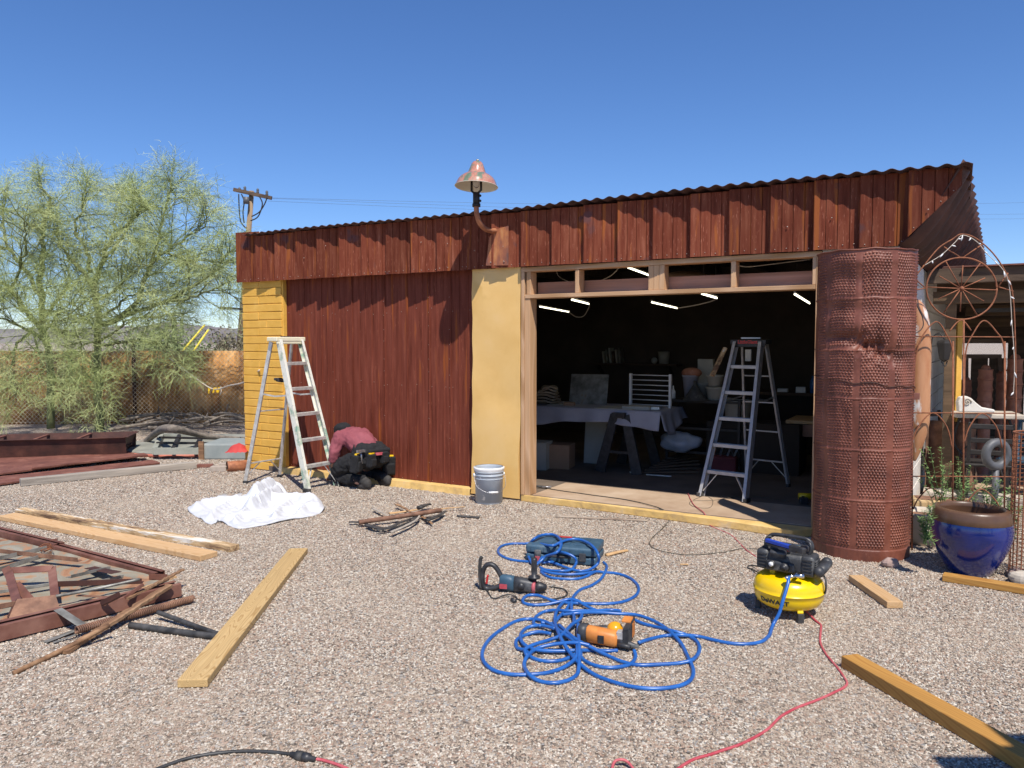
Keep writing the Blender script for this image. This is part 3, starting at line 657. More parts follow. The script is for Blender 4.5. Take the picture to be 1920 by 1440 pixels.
# ================================================================ palo verde trees
bark = mat('palo_verde_bark', [(.3,(.1,.11,.045)),(.6,(.2,.22,.09)),(.75,(.26,.25,.13))], 4, .8, bump=.3)
twigm = mat('palo_verde_twig', [(.3,(.26,.32,.1)),(.5,(.4,.46,.17)),(.7,(.55,.58,.28))], 1.3, .6)
def tree(name, label, base, limbs, seed, tips, droop=1.0, twl=.42):
    r = random.Random(seed); t = thing(name, label, 'tree', loc=base, group='palo verde trees by the fence')
    bt = MB(); bc_v = []; bc_f = []
    nodes = []
    for pts, r0 in limbs:
        P = catmull([Vector(p) for p in pts], 5); n = len(P)
        for i in range(1, n-1): P[i] += Vector((r.uniform(-.03,.03), r.uniform(-.03,.03), r.uniform(-.02,.02)))
        bt.tube(P, [r0*.72*(1-.75*i/(n-1)) for i in range(n)], 8)
        nodes.append((P, r0))
    def twig(p, d, L, wd):
        pts = [p]; dd = d.copy(); k = 3
        for i in range(k):
            dd = (dd + Vector((r.gauss(0,.22), r.gauss(0,.22), r.gauss(0,.2) - .09*droop))).normalized(); pts.append(pts[-1]+dd*L/k)
        side = d.cross(Vector((r.gauss(0,1), r.gauss(0,1), r.gauss(0,1)))).normalized()
        b0 = len(bc_v)
        for i, q in enumerate(pts):
            ww = wd*(1-.55*i/k); bc_v.append(q-side*ww); bc_v.append(q+side*ww)
        for i in range(k): bc_f.append((b0+2*i, b0+2*i+1, b0+2*i+3, b0+2*i+2))
        return pts
    def branch(p, d, L, r0, k, wob, up=0.0):
        pts = [p.copy()]; dd = d.copy()
        for _ in range(k):
            dd = (dd + Vector((r.gauss(0,wob), r.gauss(0,wob), r.gauss(up,wob*.8)))).normalized(); pts.append(pts[-1]+dd*L/k)
        bt.tube(pts, [r0*(1-.7*i/k) for i in range(k+1)], 4, caps=False)
        return pts
    def rdir(d0, a, z=0.0):
        return (d0*a + Vector((r.gauss(0,.6), r.gauss(0,.6), r.gauss(z,.5)))).normalized()
    for P, r0 in nodes:
        n = len(P)
        for i in range(n//4, n):
            f = i/(n-1); low = P[i].z < 1.75
            if r.random() < (.38 if low and P[i].x > .3 else (.18 if low else .12)): continue
            d0 = (P[min(i+1,n-1)]-P[max(i-1,0)]).normalized()
            for _ in range(1 if i % 2 else 2):
                L = r.uniform(.55,1.25)*(1-.45*f)*(.72 if low else 1)*(.7 if P[i].z > 4 else 1)
                sec = branch(P[i], rdir(d0, .8, .15), L, .010, 6, .16, .02)
                for s_ in (2,3,4,5,6):
                    dd = (sec[min(s_+1,6)]-sec[s_-1]).normalized()
                    ter = branch(sec[s_], rdir(dd, .9, .05), L*r.uniform(.35,.6), .005, 4, .2, .0)
                    for q in range(1, 5):
                        d2 = (ter[q]-ter[q-1]).normalized()
                        for _2 in range(2):
                            tp = twig(ter[q], rdir(d2, .8, -.02*droop), twl*r.uniform(.35,.8), .0028)
                            for q2 in tp[1:]:
                                if r.random() < .85: twig(q2, rdir(d2, .8, -.05*droop), twl*.45*r.uniform(.4,1.1), .0024)
    bt.build('trunk', bark, t)
    c = MB(); c.add(bc_v, bc_f); o = c.build('crown', twigm, t)
    return t, len(bc_f)
def L3(base, *pp):
    """limb through picture points at given depths, local to the tree base"""
    return [AT(p[0], p[1] + max(0, 560-p[1])*.19, p[2]) - base for p in pp]
TB = AT(186, 800, 14.3); TB.z = 0
limbs = [([(0,0,0)] + L3(TB,(184,700,14.2),(183,610,14.2),(178,540,14.1),(190,480,14.0),(205,430,13.8),(235,395,13.7),(265,350,13.6)), .11),
 (L3(TB,(183,610,14.2),(215,600,14),(250,585,13.7),(300,570,13.4),(350,540,13.2),(400,500,13.1),(430,450,13)), .08),
 (L3(TB,(215,600,14),(260,560,13.8),(280,490,13.6),(310,450,13.4),(350,420,13.2),(385,390,13.1)), .06),
 (L3(TB,(280,490,13.6),(295,440,13.6),(305,380,13.6),(315,320,13.6),(320,290,13.6)), .04),
 (L3(TB,(178,540,14.1),(150,490,14.3),(125,460,14.5),(110,420,14.6),(100,380,14.6)), .06),
 (L3(TB,(170,500,14.1),(160,440,14.1),(140,400,14.1),(155,350,14),(160,310,14)), .05),
 (L3(TB,(190,480,14.0),(215,440,14.4),(240,400,14.8),(250,350,15),(245,310,15)), .05),
 (L3(TB,(300,570,13.4),(350,560,13.0),(395,540,12.8),(430,520,12.7)), .04),
 (L3(TB,(310,450,13.4),(345,470,13.6),(390,470,13.8),(425,480,13.9)), .03),
 (L3(TB,(183,650,14.2),(230,640,13.6),(275,640,13.2),(310,655,13.0),(330,685,12.9)), .045),
 (L3(TB,(183,650,14.2),(170,690,13.4),(180,730,12.9),(190,775,12.7)), .035),
 (L3(TB,(183,640,14.2),(150,650,13.5),(125,690,13.2),(120,720,13)), .03),
 (L3(TB,(250,585,13.7),(270,520,14.3),(300,500,14.8),(340,500,15)), .04),
 (L3(TB,(190,560,14),(225,530,13.5),(250,500,13),(280,480,12.8)), .04),
 (L3(TB,(183,640,14.2),(215,625,13.7),(240,600,13.4),(275,595,13.2),(320,600,13.1)), .035),
 (L3(TB,(183,620,14.2),(160,600,13.7),(140,590,13.4),(115,600,13.2)), .03),
 (L3(TB,(200,590,14.1),(235,560,14.4),(270,545,14.7),(320,545,14.9)), .035)]
TREE1, n1 = tree('palo_verde_tree', 'feathery green palo verde nearest the yellow brick column, drooping over the fence', TB, limbs, 5, 5)
TB2 = AT(95, 800, 14.6); TB2.z = 0
limbs = [([(0,0,0)] + L3(TB2,(95,690,14.5),(80,600,14.4),(75,520,14.3),(80,440,14.3),(85,380,14.3),(95,330,14.3),(70,290,14.3)), .1),
 (L3(TB2,(90,640,14.5),(55,590,14.3),(20,540,14.1),(-20,500,14),(-60,450,14)), .07),
 (L3(TB2,(90,640,14.5),(50,620,14),(10,600,13.6),(-30,590,13.4)), .05),
 (L3(TB2,(78,560,14.4),(50,500,14.4),(20,450,14.4),(5,390,14.4),(10,340,14.4)), .06),
 (L3(TB2,(60,620,14),(30,650,13.6),(20,690,13.4),(30,740,13.3)), .04),
 (L3(TB2,(80,600,14.4),(110,560,14.6),(130,520,14.9),(120,470,15)), .05),
 (L3(TB2,(20,450,14.4),(-10,430,14.6),(-50,380,14.6)), .04),
 (L3(TB2,(85,600,14.4),(110,620,13.7),(140,630,13.3),(160,660,13)), .04),
 (L3(TB2,(20,540,14.1),(40,480,13.6),(50,420,13.3),(45,370,13.1)), .04),
 (L3(TB2,(60,620,14),(75,660,13.4),(80,700,13.2)), .03),
 (L3(TB2,(88,640,14.4),(60,600,13.8),(35,580,13.5),(5,575,13.3)), .035),
 (L3(TB2,(85,620,14.4),(110,590,13.9),(135,570,13.6),(160,570,13.5)), .03)]
TREE2, n2 = tree('palo_verde_tree', 'feathery green palo verde at the left edge of the picture behind the trough', TB2, limbs, 11, 5)
print('twigs', n1+n2)
# shrubs and saguaro beyond the fence
def shrub(label, base, hgt, wid, n, seed, m, leaf=.03, name='desert_shrub'):
    r = random.Random(seed); t = thing(name, label, 'shrub', loc=base)
    b = MB(); c = MB()
    for i in range(n):
        a = r.uniform(0, 6.28); rr_ = wid*r.random()**.5; tip = Vector((rr_*math.cos(a), rr_*math.sin(a), hgt*r.uniform(.5,1)))
        pts = [Vector((0,0,0)), tip*.5+Vector((r.uniform(-.1,.1),r.uniform(-.1,.1),.1*hgt)), tip]; pp = catmull(pts, 5)
        b.tube(pp, [.012*(1-.7*k/(len(pp)-1)) for k in range(len(pp))], 4, caps=False)
        for q in pp[4:]:
            for _ in range(7):
                o = q + Vector((r.gauss(0,.06), r.gauss(0,.06), r.gauss(0,.06)))*wid/.5; d = Vector((r.gauss(0,1),r.gauss(0,1),r.gauss(0,1))).normalized()*leaf; s = d.cross(Vector((r.gauss(0,1),r.gauss(0,1),r.gauss(0,1)))).normalized()*leaf*.45
                c.add([o-d, o+s, o+d, o-s], [(0,1,2,3)])
    b.build('stem', M['dark_wood'], t); c.build('foliage', m, t); return t
dry = mat('dry_leaf', [(.3,(.16,.14,.08)),(.7,(.27,.24,.15))], 3, .8); grn = mat('mesquite_leaf', [(.3,(.12,.16,.06)),(.7,(.22,.27,.12))], 2, .7)
shrub('brownish dry shrub beside the utility pole above the fence', AT(438,668,27).xy.to_3d(), 2.1, 1.0, 60, 1, dry, .06)
shrub('low grey green shrub right of the yellow poles beyond the fence', AT(412,668,24).xy.to_3d(), 1.35, .9, 40, 2, grn, .05)
shrub('green shrub seen beyond the fence under the tree', AT(345,668,24).xy.to_3d(), 1.75, 1.1, 60, 3, grn, .05)
shrub('wide olive shrub beyond the fence behind the tree trunk', AT(285,668,24).xy.to_3d(), 2.2, 1.7, 90, 4, grn, .06)
b = MB(); sb = AT(327,640,120).xy.to_3d(); 
for pts, rr_ in ((((0,0,0),(0,0,5.5)),.35),(((0,0,2.4),(1.1,0,2.7),(1.2,0,5.2)),.25),(((0,0,2),(-1,0,2.4),(-1.1,0,4.6)),.25)): b.tube(catmull(pts,4), rr_, 10)
tag(b.build('saguaro', grn, loc=sb), 'small saguaro cactus with two arms standing before the hills', 'cactus')
# ================================================================ rusty trough
pL = G(-60, 868); pR = G(238, 858); d = (pR-pL).normalized(); L = (pR-pL).length
TMx = Matrix.Translation(pL) @ Matrix.Rotation(math.atan2(d.y, d.x), 4, 'Z')
t = thing('metal_trough', 'long dark rusty metal trough with flared rim lying by the fence', 'trough', M=TMx)
b = MB()
sec = [(-.10,.30),(-.07,.305),(-.06,.28),(0,.03),(.06,0),(.5,0),(.56,.03),(.62,.30),(.66,.305)]
def tr(u, v):
    k = v*(len(sec)-1); i = min(int(k), len(sec)-2); f = k-i
    y = sec[i][0]+(sec[i+1][0]-sec[i][0])*f; z = sec[i][1]+(sec[i+1][1]-sec[i][1])*f
    return (L*u, y, z+.004*math.sin(L*u*3))
b.grid(tr, 40, 32, sm=False)
b.add([(L,-.07,.30),(L-.1,.04,.0),(L-.1,.5,.0),(L,.63,.3)], [(0,1,2,3)]); b.add([(L,-.07,.305),(L,.63,.305),(L+.035,.63,.3),(L+.035,-.07,.3)],[(0,1,2,3)])
b.build('tank', M['rust_dark'], t, solid=.006)
b = MB(); b.grid(lambda u, v: (L*u-.02, .03+.52*v, .15+.03*noise.noise(Vector((u*9,v*4,0)))), 40, 10); b.build('debris_fill', M['rust_brown'], t)
for k in range(6):
    x = L - .62 - k*.56; b = MB(); b.bar((x,-.04,.29),(x,.6,.29),.04,.02); b.build('cross_brace', M['rust_red'], t)
# ================================================================ rusty sheets in front
def sheet(label, pts, z, m, corr=.0, grp='loose rusty metal strips in front of the trough', th=.02):
    q = [G(*p) for p in pts]; c = sum(q, Vector())/len(q)
    b = MB(); a, bb, cc, dd = q
    def fn(u, v):
        p = a.lerp(bb, u).lerp(dd.lerp(cc, u), v) - c
        return (p.x, p.y, z + corr*math.sin(v*math.pi*6) + .008*noise.noise(Vector((u*5, v*3, z*50))))
    b.grid(fn, 30, 24, sm=False)
    return tag(b.build('metal_strip', m, loc=c, solid=th), label, 'metal strip', grp)
sheet('broad flat rusty strip lying closest to the trough', [(-60,905),(262,862),(236,852),(-60,868)], .05, M['rust_red'], .004)
sheet('narrow dark rusty strip between the broad strip and the grey timber', [(-60,921),(300,872),(286,866),(-60,905)], .025, M['rust_red'], .003)
sheet('short rusty strip poking out towards the round lid', [(60,890),(278,864),(270,860),(60,880)], .075, M['rust_red'], .002)
# timbers
def lumber(name, label, cat, pa, pb, wd, th, m, z=0, grp=None, bev=.004, za=None, zb_=None, rough=0, tilt=0):
    a = G(*pa, z); c = G(*pb, z)
    if za is not None: a.z = za
    if zb_ is not None: c.z = zb_
    d = (c-a); L = d.length; mid = (a+c)/2; mid.z += th/2+.004
    rot = d.to_track_quat('X', 'Z').to_matrix().to_4x4()
    b = MB()
    if rough:
        r = random.Random(int(L*1000)); n = 40
        rows = []
        for i in range(n+1):
            x = -L/2+L*i/n; w1 = wd/2*(1-rough*abs(noise.noise(Vector((i*.35,1,L))))); w2 = wd/2*(1-rough*abs(noise.noise(Vector((i*.35,7,L)))))
            h1 = th/2*(1-rough*abs(noise.noise(Vector((i*.5,3,L)))))
            rows.append([(x,-w1,-th/2),(x,w2,-th/2),(x,w2,h1),(x,-w1,h1)])
        v = [p for rw in rows for p in rw]; f = []
        for i in range(n):
            for j in range(4): f.append((i*4+j,i*4+(j+1)%4,(i+1)*4+(j+1)%4,(i+1)*4+j))
        f += [(3,2,1,0),(n*4,n*4+1,n*4+2,n*4+3)]; b.add(v, f)
    else: b.box((0,0,0),(L,wd,th))
    o = b.build(name, m, M=Matrix.Translation(mid) @ rot @ Matrix.Rotation(tilt,4,'X'), bev=0 if rough else bev)
    return tag(o, label, cat, grp)
LG = 'loose boards lying on the gravel'
lumber('timber_beam', 'weathered grey square timber lying in front of the rusty strips', 'timber', (38,912), (366,878), .1, .085, M['weathered_grey'], bev=.008)
lumber('board', 'wide fresh pine board lying left, parallel to a peeling painted one', 'board', (14,973), (392,1049), .16, .042, M['pine_bright'], grp=LG)
lumber('board', 'peeling white and brown old board behind the wide fresh pine board', 'board', (38,962), (440,1034), .1, .045, M['peeling'], grp=LG, rough=.5)
lumber('board', 'grainy yellow pine board in the open gravel, pointing at the white sheet', 'board', (361,1291), (560,1038), .142, .04, M['pine_yellow'], grp=LG)
lumber('board', 'long orange stained board running out of the lower right corner', 'board', (1592,1250), (1960,1462), .1, .06, M['pine_orange'], grp=LG)
lumber('board', 'short pine offcut between the yellow compressor and the blue pot', 'board', (1604,1090), (1678,1142), .1, .042, M['pine'], grp=LG)
lumber('board', 'pine board lying right against the foot of the blue pot', 'board', (1768,1088), (1990,1124), .09, .045, M['pine_orange'], grp=LG)
# ================================================================ round lid, window frame, blocks and odds by the fence
t = thing('round_lid', 'large round grey green lid lying flat on the ground by the fence', 'lid', loc=G(378,838))
LR = 1.15
b = MB(); b.lathe([(LR,0),(LR,.06),(LR-.05,.075),(LR-.3,.085),(.2,.1),(.001,.1)], 64, sm=False); b.build('disc', mat('lid_paint', [(.3,(.2,.2,.17)),(.6,(.3,.3,.25)),(.75,(.36,.35,.3))], 4, .7, bump=.2), t)
b = MB(); b.tube([((LR+.02)*math.cos(a), (LR+.02)*math.sin(a), .03) for a in [2*math.pi*k/72 for k in range(72)]], .024, 8, closed=True); tag(b.build('rim_hose', mat('faded_red', [(.3,(.42,.12,.08)),(.7,(.55,.2,.14))], 6, .6), loc=G(378,838)), 'faded red hose laid round the edge of the round lid', 'hose')
def px_frame(ptsg, z, wd, hh, m, t, nm):
    for a, c in zip(ptsg, ptsg[1:]+ptsg[:1]):
        b = MB(); b.bar(a, c, wd, hh); b.build(nm, m, t)
wf = [G(*p, .12) for p in ((290,846),(412,845),(424,822),(303,818))]; c0 = sum(wf, Vector())/4
t = thing('window_frame', 'grey green wooden window frame with black bars lying on the round lid', 'window frame', loc=c0)
px_frame([p-c0 for p in wf], 0, .07, .09, mat('frame_grey', [(.3,(.24,.25,.2)),(.7,(.36,.36,.3))], 5, .8, bump=.2), t, 'frame_rail')
for s in (.28,.62):
    b = MB(); a = wf[0].lerp(wf[1], s)-c0; c = wf[3].lerp(wf[2], s)-c0; b.bar(a+Vector((0,0,.03)), c+Vector((0,0,.03)), .05,.03); b.build('bar', M['black_iron'], t)
for s in (.3,.68):
    b = MB(); a = wf[0].lerp(wf[3], s)-c0; c = wf[1].lerp(wf[2], s)-c0; b.bar(a+Vector((0,0,.05)), c+Vector((0,0,.05)), .045,.03); b.build('bar', M['black_iron'], t)
b = MB(); a = G(407,862)
t = thing('plastic_crate', 'flat pale blue grey box lying against the yellow brick column', 'box', loc=G(436,855))
b = MB(); b.box((0,0,.11),(.62,.7,.22)); b.build('body', mat('pale_blue_grey', [(.3,(.22,.25,.24)),(.7,(.31,.33,.31))], 5, .7), t, bev=.02)
b = MB(); b.box((-.3,-.37,.13),(.07,.03,.26)); b.build('corner_post', M['old_brown'], t)
b = MB(); b.grid(lambda u, v: (.27*(u-.5), .24*(v-.5), .03+.1*math.sin(math.pi*u)*math.sin(math.pi*v)+.03*noise.noise(Vector((u*5,v*5,1)))), 16, 16)
tag(b.build('red_rag', mat('red_rag', [(.3,(.4,.03,.03)),(.7,(.5,.06,.05))], 4, .8), loc=G(447,850,.2)), 'crumpled red rag on the pale box beside the column', 'rag')
a = G(445,874,.06); tin = thing('tin_can', 'rusty open tin can lying on its side at the column foot', 'can', M=TM(a, .5, 0, R(90)))
b = MB(); b.lathe([(.07,.0),(.072,.25),(.069,.25),(.066,.01)], 24, sm=True, c=(0,0,-.12)); b.lathe([(.07,.1),(.01,.1)], 24, c=(0,0,-.12)); b.build('can_body', M['rust_pipe'], tin)
b = MB(); b.lathe([(.07,-.13),(.077,-.125),(.07,-.12)], 24); b.build('can_rim', M['rust_dark'], tin)
for i, (px, py, rz, lb) in enumerate(((411,883,.1,'buff paving block in front, nearest the camera of the pair'),(427,877,.35,'buff paving block lying behind another one near the column'))):
    b = MB(); b.box((0,0,.032),(.2,.12,.064)); o = b.build('paving_block', M['paver'], M=TM(G(px,py),rz), bev=.006); tag(o, lb, 'paving block', 'buff paving blocks by the column')
lumber('metal_offcut', 'short maroon metal offcut touching the end of the grey timber', 'offcut', (370,877), (400,876), .08, .04, M['rust_red'])
# dead branches: a heap of individual sticks
r = random.Random(21)
BG_ = 'dead branches heaped along the fence'
dead = mat('dead_branch', [(.3,(.1,.085,.07)),(.7,(.3,.25,.2))], 14, .9, bump=.4)
big = thing('branch_heap_anchor', '', '') if False else None
pts = catmull([G(255,836,.03), G(275,826,.1), G(298,808,.3), G(318,803,.42), G(345,808,.36), G(380,816,.25), G(440,822,.18), G(470,824,.12)], 5); c0 = pts[0].copy()
b = MB(); b.tube([p-c0 for p in pts], [.03+.03*math.sin(math.pi*min(1,k/len(pts)*1.3)) for k in range(len(pts))], 8)
tag(b.build('dead_branch', dead, loc=c0), 'thickest dead branch arching over the heap behind the round lid', 'branch', BG_)
for i in range(26):
    x = r.uniform(290, 455); y = r.uniform(797, 818); p = G(x, y, .05); L = r.uniform(.5, 1.5); a = r.gauss(0, .35)
    z = r.uniform(.03,.28); d = Vector((math.cos(a), math.sin(a), r.uniform(-.1,.1)))*L/2
    k = Vector((r.uniform(-.1,.1), r.uniform(-.1,.1), r.uniform(0,.12)))
    pp = catmull([-d, k, d], 5); rr_ = r.uniform(.014,.035)
    b = MB(); b.tube(pp, [rr_*(1-.6*j/(len(pp)-1)) for j in range(len(pp))], 6)
    if r.random() < .6: b.tube([k, k+Vector((r.uniform(-.2,.3), r.uniform(-.2,.2), r.uniform(.05,.2)))], [rr_*.6, rr_*.2], 5)
    p.z = z; tag(b.build('dead_branch', dead, loc=p), 'thin grey dead stick in the heap between the lid and the fence', 'branch', BG_)
# ================================================================ scrap frame at the left
def gpts(pts, zd=0.0):
    return [G(p[0], p[1], p[2] if len(p) > 2 else zd) for p in pts]
def stick(name, label, cat, pts, r, m, grp=None, flat=1.0, n=8, sub=5, zd=.02, taper=None):
    q = gpts(pts, zd); c = q[0].copy(); P_ = catmull([p-c for p in q], sub) if sub > 1 else [p-c for p in q]
    rr_ = r if taper is None else [r*(1-(1-taper)*k/(len(P_)-1)) for k in range(len(P_))]
    b = MB(); b.tube(P_, rr_, n, flat=flat)
    o = b.build(name, m, loc=c)
    return tag(o, label, cat, grp) if label else o
FO = G(150, 1110); 
t = thing('door_frame', 'rusty red steel channel frame with a mottled grey orange panel lying in the left gravel', 'scrap frame', loc=FO)
def chan(a, c, wd, hh, nm='channel', m='chan_metal'):
    p, q = G(a[0],a[1],0)-FO, G(c[0],c[1],0)-FO; d = (q-p); L = d.length
    b = MB(); th = .006
    b.box((L/2,0,th/2),(L,wd,th)); b.box((L/2,-wd/2,hh/2),(L,th,hh)); b.box((L/2,wd/2-.003,hh/2),(L,th,hh)); b.box((L/2,-wd/2+.012,hh),(L,.03,th)); b.box((L/2,wd/2-.015,hh),(L,.03,th))
    rot = d.to_track_quat('X','Z').to_matrix().to_4x4()
    return b.build(nm, M[m], t, M=Matrix.Translation(p+Vector((0,0,.012))) @ rot, bev=.002)
chan((-60,992),(112,1036),.08,.06); chan((108,1036),(300,1089),.08,.05); chan((-60,1216),(120,1172),.10,.085); chan((118,1172),(334,1118),.10,.08)
b = MB(); q = [G(*p)-FO for p in ((-60,1000),(110,1040),(300,1092),(325,1104),(120,1150),(-60,1196))]
c0 = sum(q, Vector())/6
def pan(u, v):
    a = q[0].lerp(q[2], u) if u < 1 else q[2]; e = q[5].lerp(q[3], u)
    p = a.lerp(e, v); 
    return (p.x, p.y, .03 + .012*noise.noise(Vector((u*6, v*5, 0))) + .01*abs(math.sin(v*9+u*3)))
b.grid(pan, 40, 30, sm=False); b.build('panel', M['door_skin'], t, solid=.003)
b = MB(); b.box((0,0,.05),(.13,.004,.06)); 
for x in (-.03,.03): b.box((x,-.004,.05),(.03,.002,.01))
b.build('slotted_bracket', M['chan_metal'], t, M=TM(G(297,1098)-FO,-.1))
b = MB(); b.box((0,0,.05),(.05,.004,.07)); b.box((0,.025,.02),(.05,.05,.004)); b.build('hinge_plate', M['chan_metal'], t, M=TM(G(102,1030)-FO,.3), bev=.002)
b = MB()
for k in range(5):
    a = k*1.1; b.tube(catmull([G(62+k*5,1038-k*2,.06)-FO, G(78,1022+k*3,.10)-FO, G(95+k,1020+k*2,.09)-FO, G(84,1034,.06)-FO], 4), .0035, 5)
b.build('tie_wire', M['rust_rod'], t)
# bent bracket
BO_ = G(62, 1142)
t2 = thing('steel_bracket', 'tall bent rusty steel bracket with a square loop standing on the scrap panel', 'bracket', loc=BO_)
def bl(px, py, z): return G(px, py, z) - BO_
b = MB(); b.add([bl(16,1160,.05),bl(112,1140,.06),bl(104,1116,.12),bl(32,1124,.12)], [(0,1,2,3)]); b.build('base_plate', M['rust_brown'], t2, solid=.006)
b = MB(); b.add([bl(14,1158,.05),bl(32,1124,.12),bl(30,1122,.05),bl(16,1150,.0)], [(0,1,2,3)]); b.build('gusset', M['rust_dark'], t2, solid=.006)
for a, c, nm in (((16,1072,.14),(32,1130,.09),'strap'),((10,1070,.14),(97,1066,.16),'strap'),((97,1064,.16),(103,1118,.09),'strap'),((10,1064,.16),(18,1080,.12),'strap'),((30,1095,.12),(56,1125,.06),'strap')):
    b = MB(); b.bar(bl(*a), bl(*c), .05 if nm=='strap' else .04, .006, up=(0,-.6,.8)); b.build(nm, M['chan_metal'], t2, bev=.002)
SG = 'rusty metal bars on the scrap panel'
def barp(label, a, c, wd, hh, m, name='metal_bar', cat='metal bar', grp=SG, up=(0,0,1)):
    p, q = G(*a), G(*c); d = q-p; L = d.length; th = .004
    b = MB(); b.box((0,0,0),(L,wd,th))
    if hh > .01: b.box((0,-wd/2,hh/2),(L,th,hh))
    rot = d.to_track_quat('X','Z').to_matrix().to_4x4()
    o = b.build(name, m, M=Matrix.Translation((p+q)/2) @ rot, bev=.0015); return tag(o, label, cat, grp)
barp('dull galvanised angle bar nearest the top edge of the scrap panel', (-60,1062,.09),(84,1030,.08), .05,.03, M['galv_old'])
barp('longer galvanised bar just below the topmost one on the scrap panel', (-60,1088,.08),(92,1040,.08), .05,.03, M['galv_old'])
barp('dark channel bar reaching the slotted corner of the scrap frame', (102,1098,.09),(268,1092,.08), .05,.035, M['rust_dark'])
barp('short greenish bar sloping above the dark channel bar', (128,1083,.1),(202,1066,.07), .045,.02, M['galv_old'])
barp('galvanised bar under the square loop of the bent bracket', (-60,1120,.07),(98,1096,.08), .04,.02, M['galv_old'])
barp('flat grey steel strap crossing the near channel of the frame', (108,1142,.11),(166,1180,.03), .05,.005, M['galv_old'])
barp('torn rusty strip with ragged tail on the right of the panel', (145,1116,.07),(238,1122,.06), .03,.01, M['rust_brown'])
barp('pale grey flat bar lying on gravel, nearest the camera', (84,1204,.01),(140,1182,.02), .035,.005, M['galv_old'])
barp('second pale grey flat bar beside another on the gravel', (100,1205,.01),(142,1190,.02), .02,.005, M['galv_old'])
barp('triangular rusty brace rising to the slotted corner', (232,1122,.08),(268,1096,.14), .05,.02, M['chan_metal'])
for lb, a, c, w_, h_, m in (
 ('rusty angle bar lying across the upper left of the scrap panel', (-40,1030,.1),(150,1052,.09),.04,.03,'rust_brown'),
 ('short dark plate leaning on the top channel of the frame', (168,1064,.06),(218,1074,.12),.07,.004,'rust_dark'),
 ('bent dull bar crossing under the dark channel bar', (150,1100,.06),(230,1082,.06),.03,.02,'galv_old'),
 ('rusty bar at the left picture edge below the bracket', (-50,1150,.1),(60,1128,.08),.045,.03,'rust_brown'),
 ('stubby rusty angle standing proud of the near channel', (196,1134,.08),(232,1116,.16),.04,.03,'rust_dark'),
 ('thin rusty strip parallel to the spring on the panel', (120,1148,.07),(262,1110,.07),.022,.01,'rust_brown')):
    barp(lb, a, c, w_, h_, M[m])
stick('metal_rod', 'thin hinged rod running diagonally across the scrap panel', 'rod', [(105,1118,.1),(180,1104,.1),(262,1086,.12)], .010, M['galv_old'], SG)
# coil spring
sa, sb_ = G(142,1182,.045), G(362,1122,.03); d = sb_-sa; L = d.length; x = d.normalized(); y = x.cross(Vector((0,0,1))).normalized(); z = x.cross(y)
b = MB(); n = int(L/.011)*8; b.tube([x*(L*k/n) + (y*math.cos(k*math.pi/4)+z*math.sin(k*math.pi/4))*.019 for k in range(n+1)], .0048, 5)
tag(b.build('coil_spring', M['rust_brown'], loc=sa), 'long rusty coil spring lying under the splintered laths', 'spring')
def splint(label, a, c, wd, th, m, z0, z1):
    return lumber('wood_lath', label, 'lath', a, c, wd, th, m, za=z0, zb_=z1, rough=.85, grp='splintered laths on the scrap')
splint('widest splintered lath pointing down to the left over the spring', (120,1228), (318,1128), .055, .02, M['old_brown'], .0, .09)
splint('thin splintered lath lying on top of the widest one', (240,1150), (344,1104), .028, .014, M['old_brown'], .08, .12)
splint('short splintered lath tucked beside the spring end', (228,1140), (330,1112), .03, .014, M['pine'], .06, .1)
stick('dowel', 'long brown mud stained dowel reaching nearest the camera from the scrap', 'dowel', [(26,1262,.012),(110,1222,.02),(205,1172,.09)], .0135, M['old_brown'])
stick('black_pipe', 'thick black pipe stub lying between the scrap and the yellow pine board', 'pipe', [(244,1172,.02),(330,1184,.02),(424,1196,.02)], .019, M['rubber'])
stick('black_pipe', 'thin scuffed black pipe with pale worn end above the thick one', 'pipe', [(296,1148,.05),(350,1168,.03),(418,1192,.015)], .014, M['rubber'])
# ================================================================ small scrap heap in the middle
def zz(x, y): return (320+x/3, 860+y/3)
HG = 'strips in the small scrap heap'
stick('metal_pipe', 'brown steel pipe lying across the small scrap heap', 'pipe', [(*zz(1060,358),.05),(*zz(1290,325),.06),(*zz(1520,290),.07)], .022, M['rust_brown'])
for i, (pts, r_, fl, m, lb) in enumerate((
  ([(1005,356),(1060,358),(1130,375),(1210,392)], .022, .3, 'rubber', 'black strip with a pointed end leading out of the heap to the left'),
  ([(1100,372),(1200,392),(1330,345),(1440,310),(1540,300)], .024, .35, 'rubber', 'longest black rubber strip curving under the pipe'),
  ([(1160,400),(1250,388),(1330,360),(1390,330)], .02, .35, 'rubber', 'black rubber strip along the front of the heap'),
  ([(1240,412),(1320,378),(1380,345),(1400,320)], .02, .35, 'weathered_grey', 'grey strip fanning out nearest the camera in the heap'),
  ([(1395,320),(1430,335),(1472,366)], .022, .4, 'old_brown', 'short brown strip bending down to the right of the heap'),
  ([(1140,280),(1180,300),(1225,322)], .02, .4, 'weathered_grey', 'short grey lath sticking up at the back left of the heap'),
  ([(1270,258),(1310,275),(1350,300)], .02, .5, 'old_brown', 'curled brown strip at the back of the heap'),
  ([(1400,275),(1430,262),(1462,255)], .035, .5, 'rubber', 'black crumpled rubber lump at the back of the heap'),
  ([(1230,308),(1310,298),(1400,284)], .026, .4, 'pine', 'pale wood piece lying behind the pipe'),
  ([(1480,285),(1560,278),(1655,270)], .014, .5, 'pine', 'pale pointed splinter poking out to the right of the heap'),
  ([(1440,345),(1500,325),(1545,295)], .032, .4, 'rubber', 'wide black rubber band at the right end of the heap'))):
    stick('scrap_strip', lb, 'scrap strip', [(*zz(*p), .03+.008*(i % 4)) for p in pts], r_, M[m], HG, flat=fl, taper=.5)
